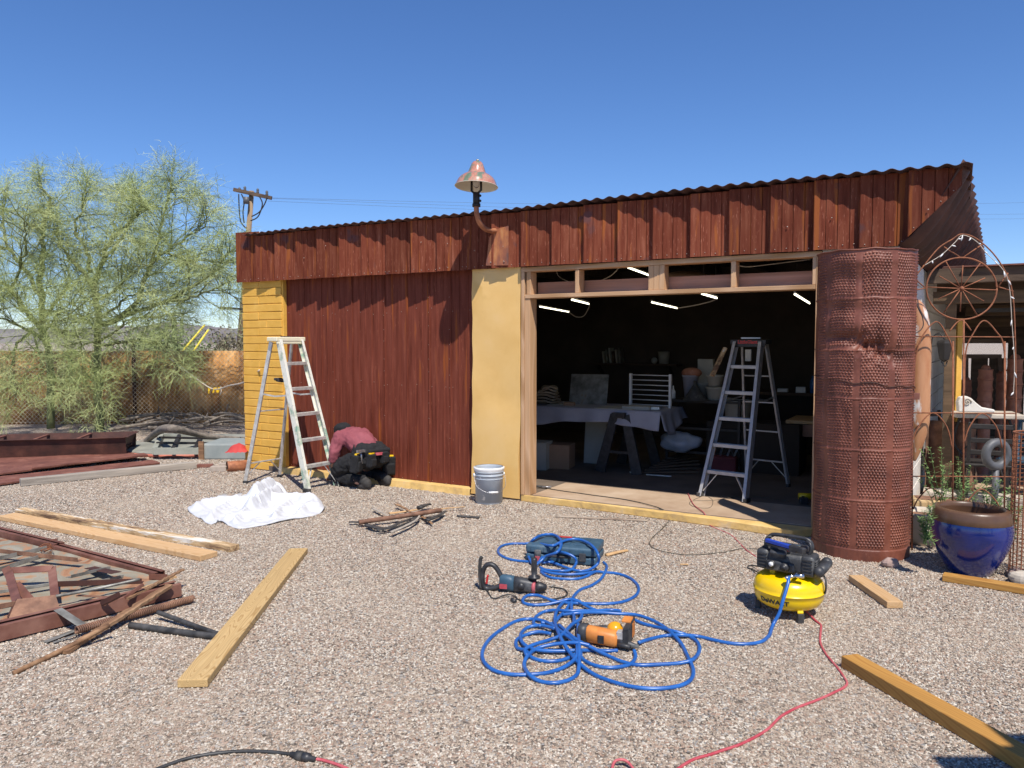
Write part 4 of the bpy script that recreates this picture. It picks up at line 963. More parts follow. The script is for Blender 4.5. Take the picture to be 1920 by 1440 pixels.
stick('rubber_strip', 'short dark strip lying alone between the scrap heap and the bucket', 'strip', [(*zz(1612,322),.012),(*zz(1735,331),.012)], .02, M['rubber'], flat=.5)
stick('wood_splinter', 'pale wooden splinter lying right beside the blue tool case', 'splinter', [(1137,1041,.012),(1160,1035,.015),(1176,1032,.012)], .02, M['pine'], flat=.6, taper=.8)
stick('wood_splinter', 'small orange wood chip lying alone right of the tool case', 'splinter', [(1275,1058,.01),(1290,1058,.01)], .01, M['pine'], flat=.5)
stick('wood_strip', 'long pale weathered strip lying along the threshold', 'strip', [(1042,968,.01),(1120,972,.01),(1214,976,.01)], .02, M['weathered'], flat=.5)
for i, (px, py, s, m, lb) in enumerate(((1670,1063,.055,'rock_pink','pink grey rock at the foot of the perforated sheet'),(1905,1085,.06,'rock_pink','reddish rock lying right of the blue pot'),(1918,1094,.07,'stone','pale rock at the right picture edge beside the reddish rock'),(1895,1078,.035,'rock_pink','smallest rock behind the others near the blue pot'))):
    r = random.Random(i+5); b = MB(); v0 = 0
    b.sph((0,0,s*.5), s, 14, 9, sc=(1.25,.9,.75)); b.v = [tuple(Vector(p)*(1+.25*noise.noise(Vector(p)*18+Vector((i*7,0,0))))) for p in b.v]; b.s = [False]*len(b.s)
    tag(b.build('rock', M[m], M=TM(G(px,py), i*1.3)), lb, 'rock', 'rocks near the blue pot')
# ================================================================ white foam sheet
# outline on the ground
out = [(352,957),(372,972),(394,984),(412,980),(428,986),(446,992),(470,990),(505,985),(545,976),(580,970),(604,962),(608,952),(598,944),(570,940),(545,936),(530,930),(505,926),(480,924),(455,932),(430,940),(400,940),(370,944)]
ow = [G(*p) for p in out]; c0 = sum(ow, Vector())/len(ow); ow = [p-c0 for p in ow]
ring = catmull(ow, 9, closed=True); nr = len(ring); b = MB()
def Gr(a, c, H, wd): return (G(*a)-c0, G(*c)-c0, H, wd)
ridges = [Gr((385,952),(470,948),.10,.09),Gr((425,978),(600,956),.075,.06),Gr((478,946),(512,930),.20,.09),Gr((512,930),(566,934),.17,.07),Gr((392,976),(432,950),.07,.05),Gr((366,958),(405,946),.07,.08),
 Gr((500,944),(592,946),.11,.10),Gr((440,984),(470,958),.06,.05),Gr((515,976),(548,946),.07,.05),Gr((470,962),(520,936),.14,.06),Gr((560,968),(596,944),.06,.05),Gr((405,966),(440,962),.05,.04)]
def ht(p):
    h = .01
    for k, (a, e, H, wd) in enumerate(ridges):
        ab = e-a; s = max(0, min(1, (p-a).dot(ab)/ab.length_squared)); q = a+ab*s; dd = (p-q).length
        side = 1 if H > .12 else (1 if (p-q).cross(ab).z > 0 else .7)
        h = max(h, H*math.exp(-(dd/(wd*side))**(1.7 if H > .12 else 1.2)))
    cr = noise.noise(Vector((p.x*5, p.y*9, 3)))
    return h + .012*noise.noise(p*7) + .022*(1-abs(cr)*2.2)**3*(1 if abs(cr) < .45 else 0) + .006*abs(noise.noise(p*22))
v = []; nk = 70
for k in range(nk+1):
    s = k/nk
    for j in range(nr):
        p = ring[j]*s; e = min(1, (1-s)*9)
        v.append((p.x, p.y, max(.004, ht(p)*(.12+.88*e**.6) + (.03*(1-e)*(noise.noise(ring[j]*5)+.2) if s > .8 else 0))))
f = []
for k in range(nk):
    for j in range(nr): f.append((k*nr+j, k*nr+(j+1)%nr, (k+1)*nr+(j+1)%nr, (k+1)*nr+j))
b.add(v, f, sm=True); ts = thing('foam_sheet', 'crumpled white foam sheet lying on the gravel before the ladder', 'foam sheet', loc=c0)
b.build('sheet', M['foam_white'], ts, solid=.008)
b = MB(); q = [G(*p) for p in ((405,940),(440,944),(455,932),(420,929))]; c1 = sum(q, Vector())/4
b.grid(lambda u, v: tuple((q[0].lerp(q[1],u)).lerp(q[3].lerp(q[2],u), v)-c1+Vector((0,0,.02+.03*math.sin(u*5)*math.sin(v*4)))), 12, 10)
tag(b.build('plastic_film', mat('grey_film', [(.3,(.4,.39,.38)),(.7,(.55,.54,.53))], 5, .3), loc=c1, solid=.003), 'small sheet of grey film behind the white foam', 'plastic film')
# ================================================================ bucket
t = thing('bucket', 'grey plastic bucket with ribbed rim and white paint drips by the yellow pier', 'bucket', loc=G(917,942), rz=.3)
b = MB(); prof = [(.001,.004),(.128,.004),(.131,.0),(.134,.01),(.142,.25),(.147,.252),(.147,.262),(.143,.264),(.144,.285),(.150,.287),(.150,.297),(.146,.299),(.147,.32),(.153,.322),(.153,.332),(.149,.334),(.151,.355),(.157,.358),(.157,.368),(.15,.37),(.147,.36),(.138,.02),(.001,.02)]
b.lathe(prof, 48); b.build('pail', M['bucket_grey'], t)
b = MB(); b.lathe([(.1515,.334),(.159,.356),(.1595,.37),(.149,.374)], 48); b.build('rim', M['white_plastic'], t)
for s in (-1,1):
    b = MB(); b.cyl((s*.15,0,.292),(s*.165,0,.292),.018,12); b.build('handle_boss', M['white_plastic'], t)
b = MB(); hp = catmull([(-.163,0,.292),(-.15,-.09,.19),(-.06,-.155,.135),(.06,-.155,.13),(.15,-.09,.19),(.163,0,.292)], 6); b.tube(hp, .0025, 6); b.build('wire_handle', M['steel'], t)
b = MB(); b.cyl((-.045,-.158,.134),(.05,-.158,.131),.011,10); b.build('grip', M['white_plastic'], t)
# ================================================================ blue air hose
def hz(x, y): return (880 + x/4.174, 980 + y/4.174)
strands = [
 [(800,600,0),(760,680,0),(700,740,1),(650,790,0),(560,780,1)],
 [(440,165,0),(340,165,0),(260,180,0),(225,215,0),(245,255,0),(330,290,0),(450,305,0),(560,312,1),(640,310,1),(700,330,1)],
 [(440,165,8),(520,160,9),(640,180,12),(700,165,12),(715,190,12),(680,235,10),(600,262,6),(560,300,3),(510,330,1),(470,280,2),(458,220,3),(468,170,8),(510,125,13),(580,95,13),(660,95,13),(712,130,13),(720,180,12)],
 [(540,315,1),(560,285,2),(600,230,5),(680,170,12),(780,132,13),(880,137,13),(960,180,13),(1008,250,10),(1005,320,4),(930,372,1),(840,375,1),(740,345,1),(640,300,1),(622,262,2),(660,232,4),(740,235,8),(820,270,6),(835,320,2),(790,370,1),(700,378,1),(600,370,0),(555,350,0)],
 [(560,385,0),(620,425,0),(720,440,0),(840,440,0),(920,420,0),(985,385,1),(1060,390,0),(1160,400,0),(1250,430,0),(1310,480,0),(1325,530,0),(1290,580,0),(1200,620,0),(1080,635,0),(960,635,0),(840,630,1),(720,625,0),(620,600,0),(540,570,0),(460,570,0),(420,600,0),(430,630,0),(500,645,0),(600,640,0),(700,620,1),(780,600,2),(850,615,2),(930,660,1),(1000,690,0)],
 [(560,370,1),(640,395,1),(760,405,1),(880,400,1),(980,385,1)],
 [(1050,310,0),(1075,340,0),(1065,380,1),(1030,440,0),(960,490,0),(880,520,0),(840,550,0),(805,600,1),(800,680,1),(820,740,2),(815,800,2)],
 [(1190,692,0),(1100,684,0),(980,690,1),(860,690,2),(760,690,2),(660,685,1),(580,700,0),(520,740,0),(505,790,0),(560,810,1)],
 [(730,720,1),(850,708,2),(1000,702,1),(1150,712,0),(1290,720,0),(1400,750,0),(1500,800,0),(1590,870,1),(1660,950,0),(1710,1050,0),(1750,1140,0),(1745,1210,0),(1690,1260,0),(1580,1290,0),(1430,1300,0),(1280,1285,0),(1120,1245,0),(980,1190,0),(870,1110,1),(790,1020,2),(730,930,3),(690,840,3),(670,770,2),(685,690,2),(740,620,1),(800,600,2),(870,620,1)],
 [(840,940,3),(740,870,3),(660,810,2),(580,770,1),(480,755,0),(370,770,0),(260,830,0),(160,910,0),(105,1000,0),(110,1080,0),(180,1150,0),(300,1185,0),(440,1190,0),(580,1180,0),(700,1150,0),(790,1100,1),(840,1040,2),(845,960,3)],
 [(850,790,2),(855,900,4),(860,1000,3),(858,1120,1),(840,1190,0),(770,1235,0),(660,1255,0),(550,1240,0),(470,1190,1),(430,1120,0),(450,1050,1),(520,990,1),(620,960,2),(720,945,3),(840,940,4),(940,960,3)],
 [(670,830,2),(560,805,1),(460,820,0),(405,870,0),(410,930,1),(470,980,1),(560,1000,1),(700,1005,1),(840,1000,1),(980,1000,0),(1080,1005,0),(1160,1000,0)],
 [(640,870,1),(540,855,1),(440,880,0),(370,920,0),(375,980,0),(440,1000,1),(480,1050,0),(560,1080,0),(660,1085,0),(750,1070,0),(830,1030,1)],
 [(450,1040,1),(440,990,2),(520,950,2),(620,920,2),(720,880,3),(800,800,3),(860,760,3),(880,730,2),(870,700,1)],
 [(1290,1000,1),(1300,1050,0),(1270,1100,0),(1200,1125,0),(1080,1135,0),(960,1110,0),(880,1060,0),(870,1000,1)],
 [(700,800,2),(830,910,4),(960,980,2),(1080,1040,0),(1200,1090,0),(1330,1115,0),(1480,1110,0),(1640,1100,0),(1750,1070,1),(1800,1000,0),(1780,930,0),(1700,880,0),(1600,850,1),(1480,820,0),(1360,790,0),(1270,750,0)],
 [(1325,940,1),(1420,910,0),(1540,885,0),(1660,880,1),(1790,890,0),(1920,920,0),(2050,945,0),(2180,950,0),(2290,930,0),(2350,880,0)],
]
HO = G(1080,1150); b = MB(); HR = .0105
for st in strands:
    q = [G(*hz(x,y), HR+.011*z) - HO for x, y, z in st]; b.tube(catmull(q, 7), HR, 8)
CO = G(1478, 1148)   # compressor centre on the ground
CM = Matrix.Translation(CO) @ Matrix.Rotation(-R(36), 4, 'Z')
fit = CM @ Vector((.05,-.19,.275))
q = [G(*hz(2350,880),HR), G(1449,1172,.03), G(1461,1150,.09), G(1468,1126,.16), fit+Vector((-.012,-.03,-.03)), fit]
b.tube(catmull([p-HO for p in q], 8), HR, 8)
tag(b.build('air_hose', M['hose_blue'], loc=HO), 'tangled bright blue air hose snaking over the gravel to the compressor', 'hose')
# ================================================================ compressor
t = thing('air_compressor', 'pancake air compressor with bright yellow tank and dusty black motor housing', 'compressor', M=CM)
b = MB(); tp = [(.001,.052),(.12,.053),(.155,.06),(.18,.076),(.196,.1),(.203,.125),(.205,.15),(.2075,.151),(.2075,.155),(.205,.156),(.204,.178),(.197,.202),(.182,.224),(.155,.24),(.115,.247),(.001,.25)]
b.lathe(tp, 64); tank = b.build('tank', M['tank_yellow'], t)
# lettering wrapped round the tank
def textmesh(txt, size, ext=.001, bold=True):
    cu = bpy.data.curves.new('txt', 'FONT'); cu.body = txt; cu.size = size; cu.extrude = ext; cu.resolution_u = 3; cu.align_x = 'CENTER'; cu.align_y = 'CENTER'
    if bold: cu.offset = size*.035
    o = bpy.data.objects.new('txt', cu); COL.objects.link(o); dg = bpy.context.evaluated_depsgraph_get(); dg.update()
    me = bpy.data.meshes.new_from_object(o.evaluated_get(dg)); bpy.data.objects.remove(o); bpy.data.curves.remove(cu); return me
lx = 0
me = textmesh('D\u1d07WALT', .043) if False else textmesh('DeWALT', .039)
bm_c = math.radians(-99)
for v_ in me.vertices:
    x, y, z = v_.co; a = bm_c + x*1.15/.2; zz_ = .112 + y
    rad = .2 - .02*max(0, (.12-zz_)/.06)**1.3 + .0035 + z
    # follow tank profile
    for (r0, z0), (r1, z1) in zip(tp, tp[1:]):
        if z0 <= zz_ <= z1: rad = r0+(r1-r0)*(zz_-z0)/(z1-z0)+.0012+z
    v_.co = (rad*math.cos(a), rad*math.sin(a), zz_)
lo = bpy.data.objects.new('lettering', me); COL.objects.link(lo); lo.parent = tank; me.materials.clear(); me.materials.append(M['black_plastic'])
for a in (-52, 68, 188):
    c, s = math.cos(R(a)), math.sin(R(a)); b = MB(); b.bar((.165*c,.165*s,.1),(.178*c,.178*s,.055),.035,.012,mi=0,up=(c,s,0)); b.bar((.178*c,.178*s,.055),(.178*c,.178*s,.0),.036,.03,mi=1,up=(c,s,0)); b.build('foot', [M['tank_yellow'],M['rubber']], t, bev=.003)
for x, y in ((-.08,-.06),(.09,-.05),(.08,.07),(-.08,.07)):
    b = MB(); b.bar((x,y,.235),(x,y,.275),.03,.02); b.build('bracket', M['tank_yellow'], t)
gp = M['grey_plastic']
def bx(nm, c, d, m=gp, bev=.01, rot=None, par=None):
    b = MB(); b.box((0,0,0), d, rot=rot); return b.build(nm, m, par or t, bev=bev, seg=3, loc=c)
hs = bx('housing', (0,0,.325), (.22,.19,.11), bev=.02)
bx('top_cover', (0,0,.39), (.2,.15,.05), bev=.018)
bx('label_plate', (.0,.005,.4165), (.12,.05,.002), M['cap_yellow'], bev=0)
bx('left_vent_block', (-.135,-.02,.33), (.075,.15,.12), bev=.018); bx('right_vent_block', (.13,-.03,.325), (.075,.14,.125), bev=.018)
for sx in (-1, 1):
    for k in range(5):
        b = MB(); b.box((0,0,0), (.055,.008,.009)); b.build('vent_slat', M['black_plastic'], t, loc=(sx*.133, -.099 if sx < 0 else -.104, .285+k*.02), bev=.002)
for k in range(7): 
    b = MB(); b.box((0,0,0), (.012,.10,.005)); b.build('cooling_fin', gp, t, loc=(.172,-.03,.285+k*.012))
b = MB(); b.tube([(.19,-.07,.30),(.2,-.02,.315),(.205,.05,.33)], .034, 12, flat=.8); b.sph((.19,-.07,.30),.034,12,8); b.sph((.205,.05,.33),.034,12,8); b.build('air_filter', gp, t)
pn = bx('control_panel', (-.02,-.105,.305), (.17,.03,.06), bev=.012)
b = MB(); b.cyl((-.07,-.118,.315),(-.07,-.13,.317),.024,20); b.build('gauge', M['black_plastic'], t)
b = MB(); b.cyl((-.07,-.1302,.317),(-.07,-.1315,.3172),.014,20); b.build('gauge_face', M['white_plastic'], t)
b = MB(); b.cyl((.01,-.118,.31),(.01,-.15,.315),.028,16,r1=.022); b.cyl((.01,-.15,.315),(.01,-.158,.316),.014,12); b.build('knob', M['black_plastic'], t)
bx('switch', (.02,-.078,.405), (.025,.02,.012), M['red_plastic'], bev=.003)
bx('front_visor', (-.04,-.088,.375), (.1,.04,.05), bev=.012, rot=(.5,0,0))
b = MB()
b.tube(catmull([(-.12,0,.37),(-.13,0,.43),(-.11,0,.462),(-.06,0,.47),(.06,0,.47),(.11,0,.462),(.13,0,.43),(.12,0,.37)], 5), .012, 10); b.build('handle', M['black_plastic'], t)
for sx in (-1,1):
    for dy in (-.018,.018):
        b = MB(); b.tube(catmull([(sx*.125,dy-.02,.385),(sx*.135,dy-.02,.42),(sx*.125,dy-.01,.45),(sx*.105,dy,.455)],5), .010, 8); b.build('handle_rib', M['black_plastic'], t)
b = MB(); b.cyl((.05,-.19,.275),(.08,-.16,.28),.010,12); b.cyl((.08,-.16,.28),(.13,-.15,.285),.013,12); b.cyl((.05,-.19,.275),(.04,-.2,.262),.013,12); b.cyl((.08,-.15,.28),(.08,-.10,.28),.011,10); b.build('coupler', M['chrome'], t)
b = MB(); b.tube(catmull([(.17,.02,.28),(.21,.0,.25),(.22,-.02,.20),(.205,.02,.15)],6), .006, 6); b.build('outlet_tube', M['black_cord'], t)
b = MB(); a_, c_ = G(1449,1016,.46), G(1512,1034,.46); d = c_-a_; L = d.length
tl = thing('spirit_level', 'short blue hand tool resting on top of the compressor handle', 'hand tool', M=Matrix.Translation((a_+c_)/2+Vector((.0,.11,-.03))) @ d.to_track_quat('X','Z').to_matrix().to_4x4())
b = MB(); b.box((0,0,.012),(L,.03,.022)); b.build('blade_cover', mat('tool_blue', (.02,.06,.38), rough=.4), tl, bev=.004)
b = MB(); b.box((L*.45,0,.01),(.1,.035,.035)); b.build('end_grip', M['black_plastic'], tl, bev=.006)
b = MB(); b.box((-.0,0,-.006),(L*.9,.034,.01)); b.build('base', M['black_plastic'], tl)
# ================================================================ tool case
cm = Matrix.Translation(G(1060,1046)) @ Matrix.Rotation(-R(17), 4, 'Z')
t = thing('tool_case', 'dusty dark blue plastic tool case lying under loops of the hose', 'tool case', M=cm)
cw, cdp = .54, .34
for z0, z1, nm in ((.002,.062,'base_shell'),(.066,.128,'lid_shell')):
    b = MB(); b.box((0,0,(z0+z1)/2),(cw,cdp,z1-z0)); o = b.build(nm, M['blue_plastic'], t, bev=.018, seg=3)
    for x in (-.2,-.1,.1,.2):
        b = MB(); b.box((x,-cdp/2-.003,(z0+z1)/2),(.05,.008,.04)); b.build('rib', M['blue_plastic'], o, bev=.003)
for x in (-.17,.17):
    b = MB(); b.box((x,-cdp/2-.01,.065),(.05,.014,.06)); b.build('latch', M['grey_plastic'], t, bev=.004)
b = MB(); b.tube(catmull([(-.07,-cdp/2,.065),(-.07,-cdp/2-.035,.065),(.07,-cdp/2-.035,.065),(.07,-cdp/2,.065)],4),.01,8); b.build('carry_handle', M['black_plastic'], t)
for x in (-.13,.0,.13):
    b = MB(); b.box((x,.02,.13),(.1,.22,.008)); b.build('lid_panel', M['blue_plastic'], t, bev=.004)
b = MB(); b.box((-.02,.1,.136),(.1,.03,.003)); b.build('red_badge', M['red_plastic'], t)
b = MB(); b.box((-.17,-cdp/2-.018,.03),(.035,.002,.04)); b.build('badge', M['red_cord'], t)
# ================================================================ rotary hammer
hm_ = Matrix.Translation(G(965,1110)) @ Matrix.Rotation(-R(10), 4, 'Z')
t = thing('rotary_hammer', 'dark blue rotary hammer drill with upright side handle lying on the gravel', 'power drill', M=hm_)
def secloft(nm, secs, m, par=None, n=16, pw=.75, bev=0):
    """secs: (x, yc, zc, ry, rz)"""
    b = MB(); v = []
    for x, yc, zc, ry, rz_ in secs:
        for j in range(n):
            a = 2*math.pi*j/n; ca, sa_ = math.cos(a), math.sin(a)
            v.append((x, yc+ry*math.copysign(abs(ca)**pw, ca), zc+rz_*math.copysign(abs(sa_)**pw, sa_)))
    f = []
    for i in range(len(secs)-1):
        for j in range(n): f.append((i*n+j, (i+1)*n+j, (i+1)*n+(j+1)%n, i*n+(j+1)%n))
    f += [tuple(range(n)), tuple(reversed([(len(secs)-1)*n+j for j in range(n)]))]
    b.add(v, f, sm=True); return b.build(nm, m, par or t)
secloft('motor_housing', [(-.10,0,.07,.02,.04),(-.09,0,.065,.035,.05),(-.03,0,.06,.04,.052),(.0,0,.055,.04,.05)], M['blue_plastic'])
secloft('gear_housing', [(-.001,0,.055,.041,.051),(.05,0,.052,.042,.048),(.12,0,.045,.038,.042),(.145,0,.043,.03,.034)], M['grey_plastic'])
b = MB(); b.tube(catmull([(-.09,0,.10),(-.12,0,.15),(-.15,0,.175),(-.19,0,.17),(-.215,0,.12),(-.215,0,.05),(-.19,0,.015),(-.14,0,.02),(-.09,0,.04)], 6), [.02]*49, 10, flat=.8); b.build('rear_handle', M['black_plastic'], t)
b = MB(); b.tube(catmull([(-.225,0,.01),(-.235,0,.1),(-.232,0,.2),(-.22,0,.225)],5),.012,8); b.build('handle_guard', M['rubber'], t)
b = MB(); b.box((-.185,0,.075),(.014,.02,.06), rot=(0,.15,0)); b.build('trigger', M['red_plastic'], t, bev=.004)
b = MB(); b.box((-.07,-.038,.045),(.05,.006,.03)); b.build('badge', M['red_cord'], t)
b = MB(); b.lathe([(.016,.08),(.017,.1),(.04,.102),(.04,.112),(.018,.118),(.021,.15),(.018,.19),(.021,.225),(.015,.235),(.001,.236)],16,c=(.13,0,0)); b.build('side_handle', M['black_plastic'], t)
b = MB(); b.cyl((.118,0,.044),(.14,0,.043),.043,18); b.build('collar', M['red_cord'], t)
b = MB(); b.lathe([(.03,0),(.036,.01),(.034,.03),(.026,.05),(.018,.07),(.001,.072)],18,M=Matrix.Translation((.142,0,.043)) @ Matrix.Rotation(R(90),4,'Y')); b.build('chuck', M['black_plastic'], t)
b = MB(); b.cyl((.05,-.045,.055),(.05,-.06,.055),.024,16); b.build('mode_dial', M['black_plastic'], t)
q = [hm_ @ Vector((-.2,0,.01)), G(914,1108,.01), G(925,1122,.005), G(950,1115,.02), G(966,1118,.01), G(975,1125,.01), G(1010,1125,.01), G(1050,1121,.01), G(1064,1113,.01), G(1055,1104,.01), G(1030,1100,.01)]
b = MB(); b.tube(catmull([hm_.inverted() @ p for p in q], 7), .005, 6); b.build('power_cord', M['black_cord'], t)
b = MB(); b.cyl(hm_.inverted() @ G(960,1124,.015), hm_.inverted() @ G(966,1128,.012), .014, 10); b.build('plug', M['black_plastic'], t)
# ================================================================ nail gun
nm_ = Matrix.Translation(G(1140,1212)) @ Matrix.Rotation(-R(20), 4, 'Z')
t = thing('nail_gun', 'orange pneumatic nailer with black magazine lying inside the hose coils', 'nail gun', M=nm_)
secloft('body', [(-.12,0,.06,.03,.035),(-.11,0,.058,.04,.045),(.04,0,.048,.044,.042),(.055,0,.045,.035,.036)], M['tool_orange'])
secloft('motor_cap', [(-.165,0,.06,.03,.035),(-.155,0,.06,.042,.048),(-.115,0,.06,.044,.05)], M['grey_plastic'])
b = MB(); b.box((-.03,-.046,.05),(.035,.004,.045)); b.build('emblem', M['black_plastic'], t, bev=.004)
b = MB(); b.sph((.02,.08,.07),.045,18,12,sc=(1,1,.9)); b.build('exhaust_cap', M['amber'], t)
secloft('grip', [(-.12,.06,.05,.02,.022),(-.05,.075,.06,.022,.024),(.02,.08,.06,.024,.026)], M['grey_plastic'])
mg = MB(); mg.box((.1,.07,.07),(.03,.2,.1)); o = mg.build('magazine', M['black_plastic'], t, bev=.004)
for k in range(5):
    b = MB(); b.box((.116,-.01+k*.035,.07),(.006,.018,.075)); b.build('magazine_window', M['tool_orange'] if k > 2 else M['grey_plastic'], o)
b = MB(); b.box((.085,.1,.125),(.05,.08,.012)); b.build('magazine_top', M['tool_orange'], o, bev=.003)
b = MB(); b.box((.07,.0,.075),(.04,.05,.04)); b.build('name_plate', M['alu'], t, bev=.003)
secloft('nose', [(.055,0,.04,.026,.026),(.09,-.01,.035,.02,.02),(.14,-.015,.03,.014,.014),(.17,-.015,.028,.009,.009)], M['grey_plastic'])
b = MB(); b.cyl((.06,-.03,.03),(.13,-.045,.03),.012,10); b.build('safety_tip', M['black_plastic'], t)
# ================================================================ cords
def cord(label, pts, r, m, name='ground_cord', cat='cord', zd=None, sub=6):
    q = [G(p[0], p[1], p[2] if len(p) > 2 else r) for p in pts]; c = q[0].copy(); b = MB()
    P_ = catmull([p-c for p in q], sub); r2 = random.Random(len(pts))
    for i in range(len(P_)): P_[i].x += .004*noise.noise(P_[i]*6+c); P_[i].y += .006*noise.noise(P_[i]*7-c)
    b.tube(P_, r, 6); return tag(b.build(name, m, loc=c), label, cat)
cord('long faded red cord winding from the compressor to the bottom edge', [(1505,1140,.03),(1530,1164),(1540,1174),(1537,1200),(1548,1225),(1560,1240),(1583,1270),(1586,1286),(1560,1301),(1510,1321),(1470,1340),(1440,1366),(1400,1391),(1340,1412),(1300,1424),(1262,1448),(1240,1470)], .0065, M['red_cord'])
cord('short arch of red cord at the bottom edge left of the long red one', [(1145,1470),(1150,1432,.02),(1164,1424,.03),(1178,1430,.02),(1192,1450),(1200,1470)], .006, M['red_cord'])
cord('thick black cord curving in from the bottom edge', [(250,1462),(300,1440),(360,1420),(430,1410),(500,1409),(548,1415)], .0075, M['black_cord'])
cord('faded red cord leaving the black connector at the bottom', [(588,1423,.012),(605,1425),(630,1433),(655,1444),(680,1462)], .0065, M['red_cord'])
a_, c_ = G(545,1414,.012), G(592,1424,.012); d = c_-a_
tcn = thing('cord_connector', 'chunky black plug connector joining the black and red cords', 'connector', M=Matrix.Translation((a_+c_)/2) @ d.to_track_quat('X','Z').to_matrix().to_4x4()); L = d.length
b = MB(); b.tube([(-L/2,0,0),(-L*.3,0,0),(-L*.28,0,0),(-.002,0,0)],[.01,.013,.019,.02],12); b.build('socket', M['rubber'], tcn)
b = MB(); b.tube([(.002,0,0),(L*.25,0,0),(L*.27,0,0),(L/2,0,0)],[.02,.018,.012,.009],12); b.build('plug', M['black_plastic'], tcn)
cord('thin dark cord running from the threshold tool out to the compressor', [(1000,910,.08),(1040,918,.08),(1110,928,.08),(1180,938,.08),(1238,953,.08),(1256,968,.006),(1245,988),(1222,1010),(1222,1026),(1262,1038),(1310,1040),(1360,1035),(1400,1028),(1440,1036),(1470,1060,.05)], .0045, M['brown_cord'])
cord('thin reddish cord coming from the bay to the left of the compressor', [(1290,925,.08),(1300,945,.08),(1320,962,.08),(1330,984,.008),(1370,1003),(1398,1030),(1428,1052),(1445,1080,.03)], .0045, M['red_cord'])
cord('small black cord loop left of the compressor housing', [(1450,1085,.05),(1410,1068,.01),(1402,1064,.01),(1410,1060,.01),(1450,1068,.08)], .005, M['black_cord'])
cord('thin orange cord lying in coils on the bay threshold', [(1300,938,.075),(1320,930,.075),(1336,938,.075),(1330,952,.075),(1300,950,.075),(1296,940,.075),(1340,938,.075),(1400,930,.075),(1480,940,.075)], .003, M['brown_cord'])
tk = thing('pry_tool', 'small hand tool with dark grip lying on the threshold by the left jamb', 'hand tool', M=TM(G(1008,914,.078), -.35))
b = MB(); b.cyl((-.06,0,.012),(.06,0,.012),.012,10); b.build('grip', M['rubber'], tk)
b = MB(); b.box((.1,0,.012),(.09,.03,.014)); b.cyl((.1,-.02,.016),(.15,.02,.016),.008,8); b.build('metal_head', M['steel'], tk, bev=.003)
# ================================================================ ladders
def ladder(name, label, loc, rz, Ht, wt, wbf, wbr, fy, ry, ns, mr, ms, mcap, rw=.03, rd=.075, front_foot=None, rear_rungs=(.3,.62), col_rear=None, lean_top=0.0, brace=True, feet=True):
    """front rails towards -y; top at the origin's vertical"""
    t = thing(name, label, 'ladder', M=TM(loc, rz))
    fr = col_rear or mr
    def fp(s, z):
        k = z/Ht; return Vector((s*(wbf/2+(wt/2-wbf/2)*k), -fy+(fy-.05)*k+lean_top*k, z))
    def rp(s, z):
        k = z/Ht; return Vector((s*(wbr/2+(wt/2-.02-wbr/2)*k), ry+(-ry+.07)*k+lean_top*k, z))
    for s in (-1, 1):
        a, c = fp(s, .0), fp(s, Ht-.03)
        b = MB(); ax = (c-a).normalized(); L = (c-a).length; side = Vector((1,0,0)); dep = ax.cross(side).normalized()
        # C-channel: web and two flanges
        b.bar(a, c, .004, rd, up=dep)
        for q in (-1, 1):
            o = dep*(q*(rd/2-.002)) + Vector((-s*rw/2, 0, 0)); b.bar(a+o, c+o, rw, .004, up=dep)
        b.build('front_rail', mr, t, bev=.001)
        b = MB(); a, c = rp(s, .0), rp(s, Ht-.05); b.bar(a, c, .022, .045); b.build('rear_rail', fr, t, bev=.002)
        if feet:
            b = MB(); p = fp(s, .02); b.box(p, (.04,.1,.05)); b.build('foot', M['rubber'], t, bev=.006)
            b = MB(); p = rp(s, .015); b.box(p, (.035,.06,.04)); b.build('foot', M['rubber'], t, bev=.006)
        b = MB(); m1 = fp(s, Ht*.62); m2 = rp(s, Ht*.62); mm = (m1+m2)/2+Vector((0,0,-.02)); b.bar(m1, mm, .004,.018); b.bar(mm, m2, .004,.018); b.build('spreader', M['alu'], t)
        if brace:
            b = MB(); a = fp(s, .06)+Vector((-s*.02,0,0)); c = fp(s, Ht/(ns+1)); c.x *= .35; b.bar(a, c, .018,.008); b.build('step_brace', M['alu'], t)
    for i in range(1, ns+1):
        z = Ht*i/(ns+1); a, c = fp(-1, z), fp(1, z); a.x += .004; c.x -= .004
        b = MB(); b.bar(a, c, .078, .006); b.bar(a+Vector((0,-.036,-.014)), c+Vector((0,-.036,-.014)), .005,.032); b.bar(a+Vector((0,.036,-.01)), c+Vector((0,.036,-.01)), .005,.024)
        for k in range(5): y = -.025+k*.0125; b.bar(a+Vector((.01,y,.004)), c+Vector((-.01,y,.004)), .004,.003)
        b.build('step', ms, t, bev=.001)
    for f_ in rear_rungs:
        z = Ht*f_; b = MB(); b.bar(rp(-1, z), rp(1, z), .03, .014); b.build('rear_rung', fr, t, bev=.002)
    if brace:
        for s in (-1,1):
            b = MB(); a = rp(s,.08); c = rp(s, Ht*rear_rungs[0]); c.x *= .3; b.bar(a, c, .016,.006); b.build('rear_brace', M['alu'], t)
    b = MB(); b.box((0,lean_top,Ht-.02),(wt+.09,.17,.05)); b.box((0,lean_top-.07,Ht-.05),(wt+.07,.02,.05)); tc_ = b.build('top_cap', mcap, t, bev=.008)
    return t, tc_
pc = AT(537, 637, 8.86); pc.z = 0
lad, cap = ladder('step_ladder', 'paint splattered aluminium and green stepladder standing outside before the rusty door', pc, math.atan2(.835,.55), 1.70, .33, .46, .50, .57, .46, 5, M['fibre_green'], M['alu'], M['cap_yellow'], rear_rungs=(.14,.5), col_rear=M['alu'])
b = MB(); b.box((.0,.02,1.7),(.1,.06,.03)); b.build('cap_tool', M['black_plastic'], lad, bev=.008)
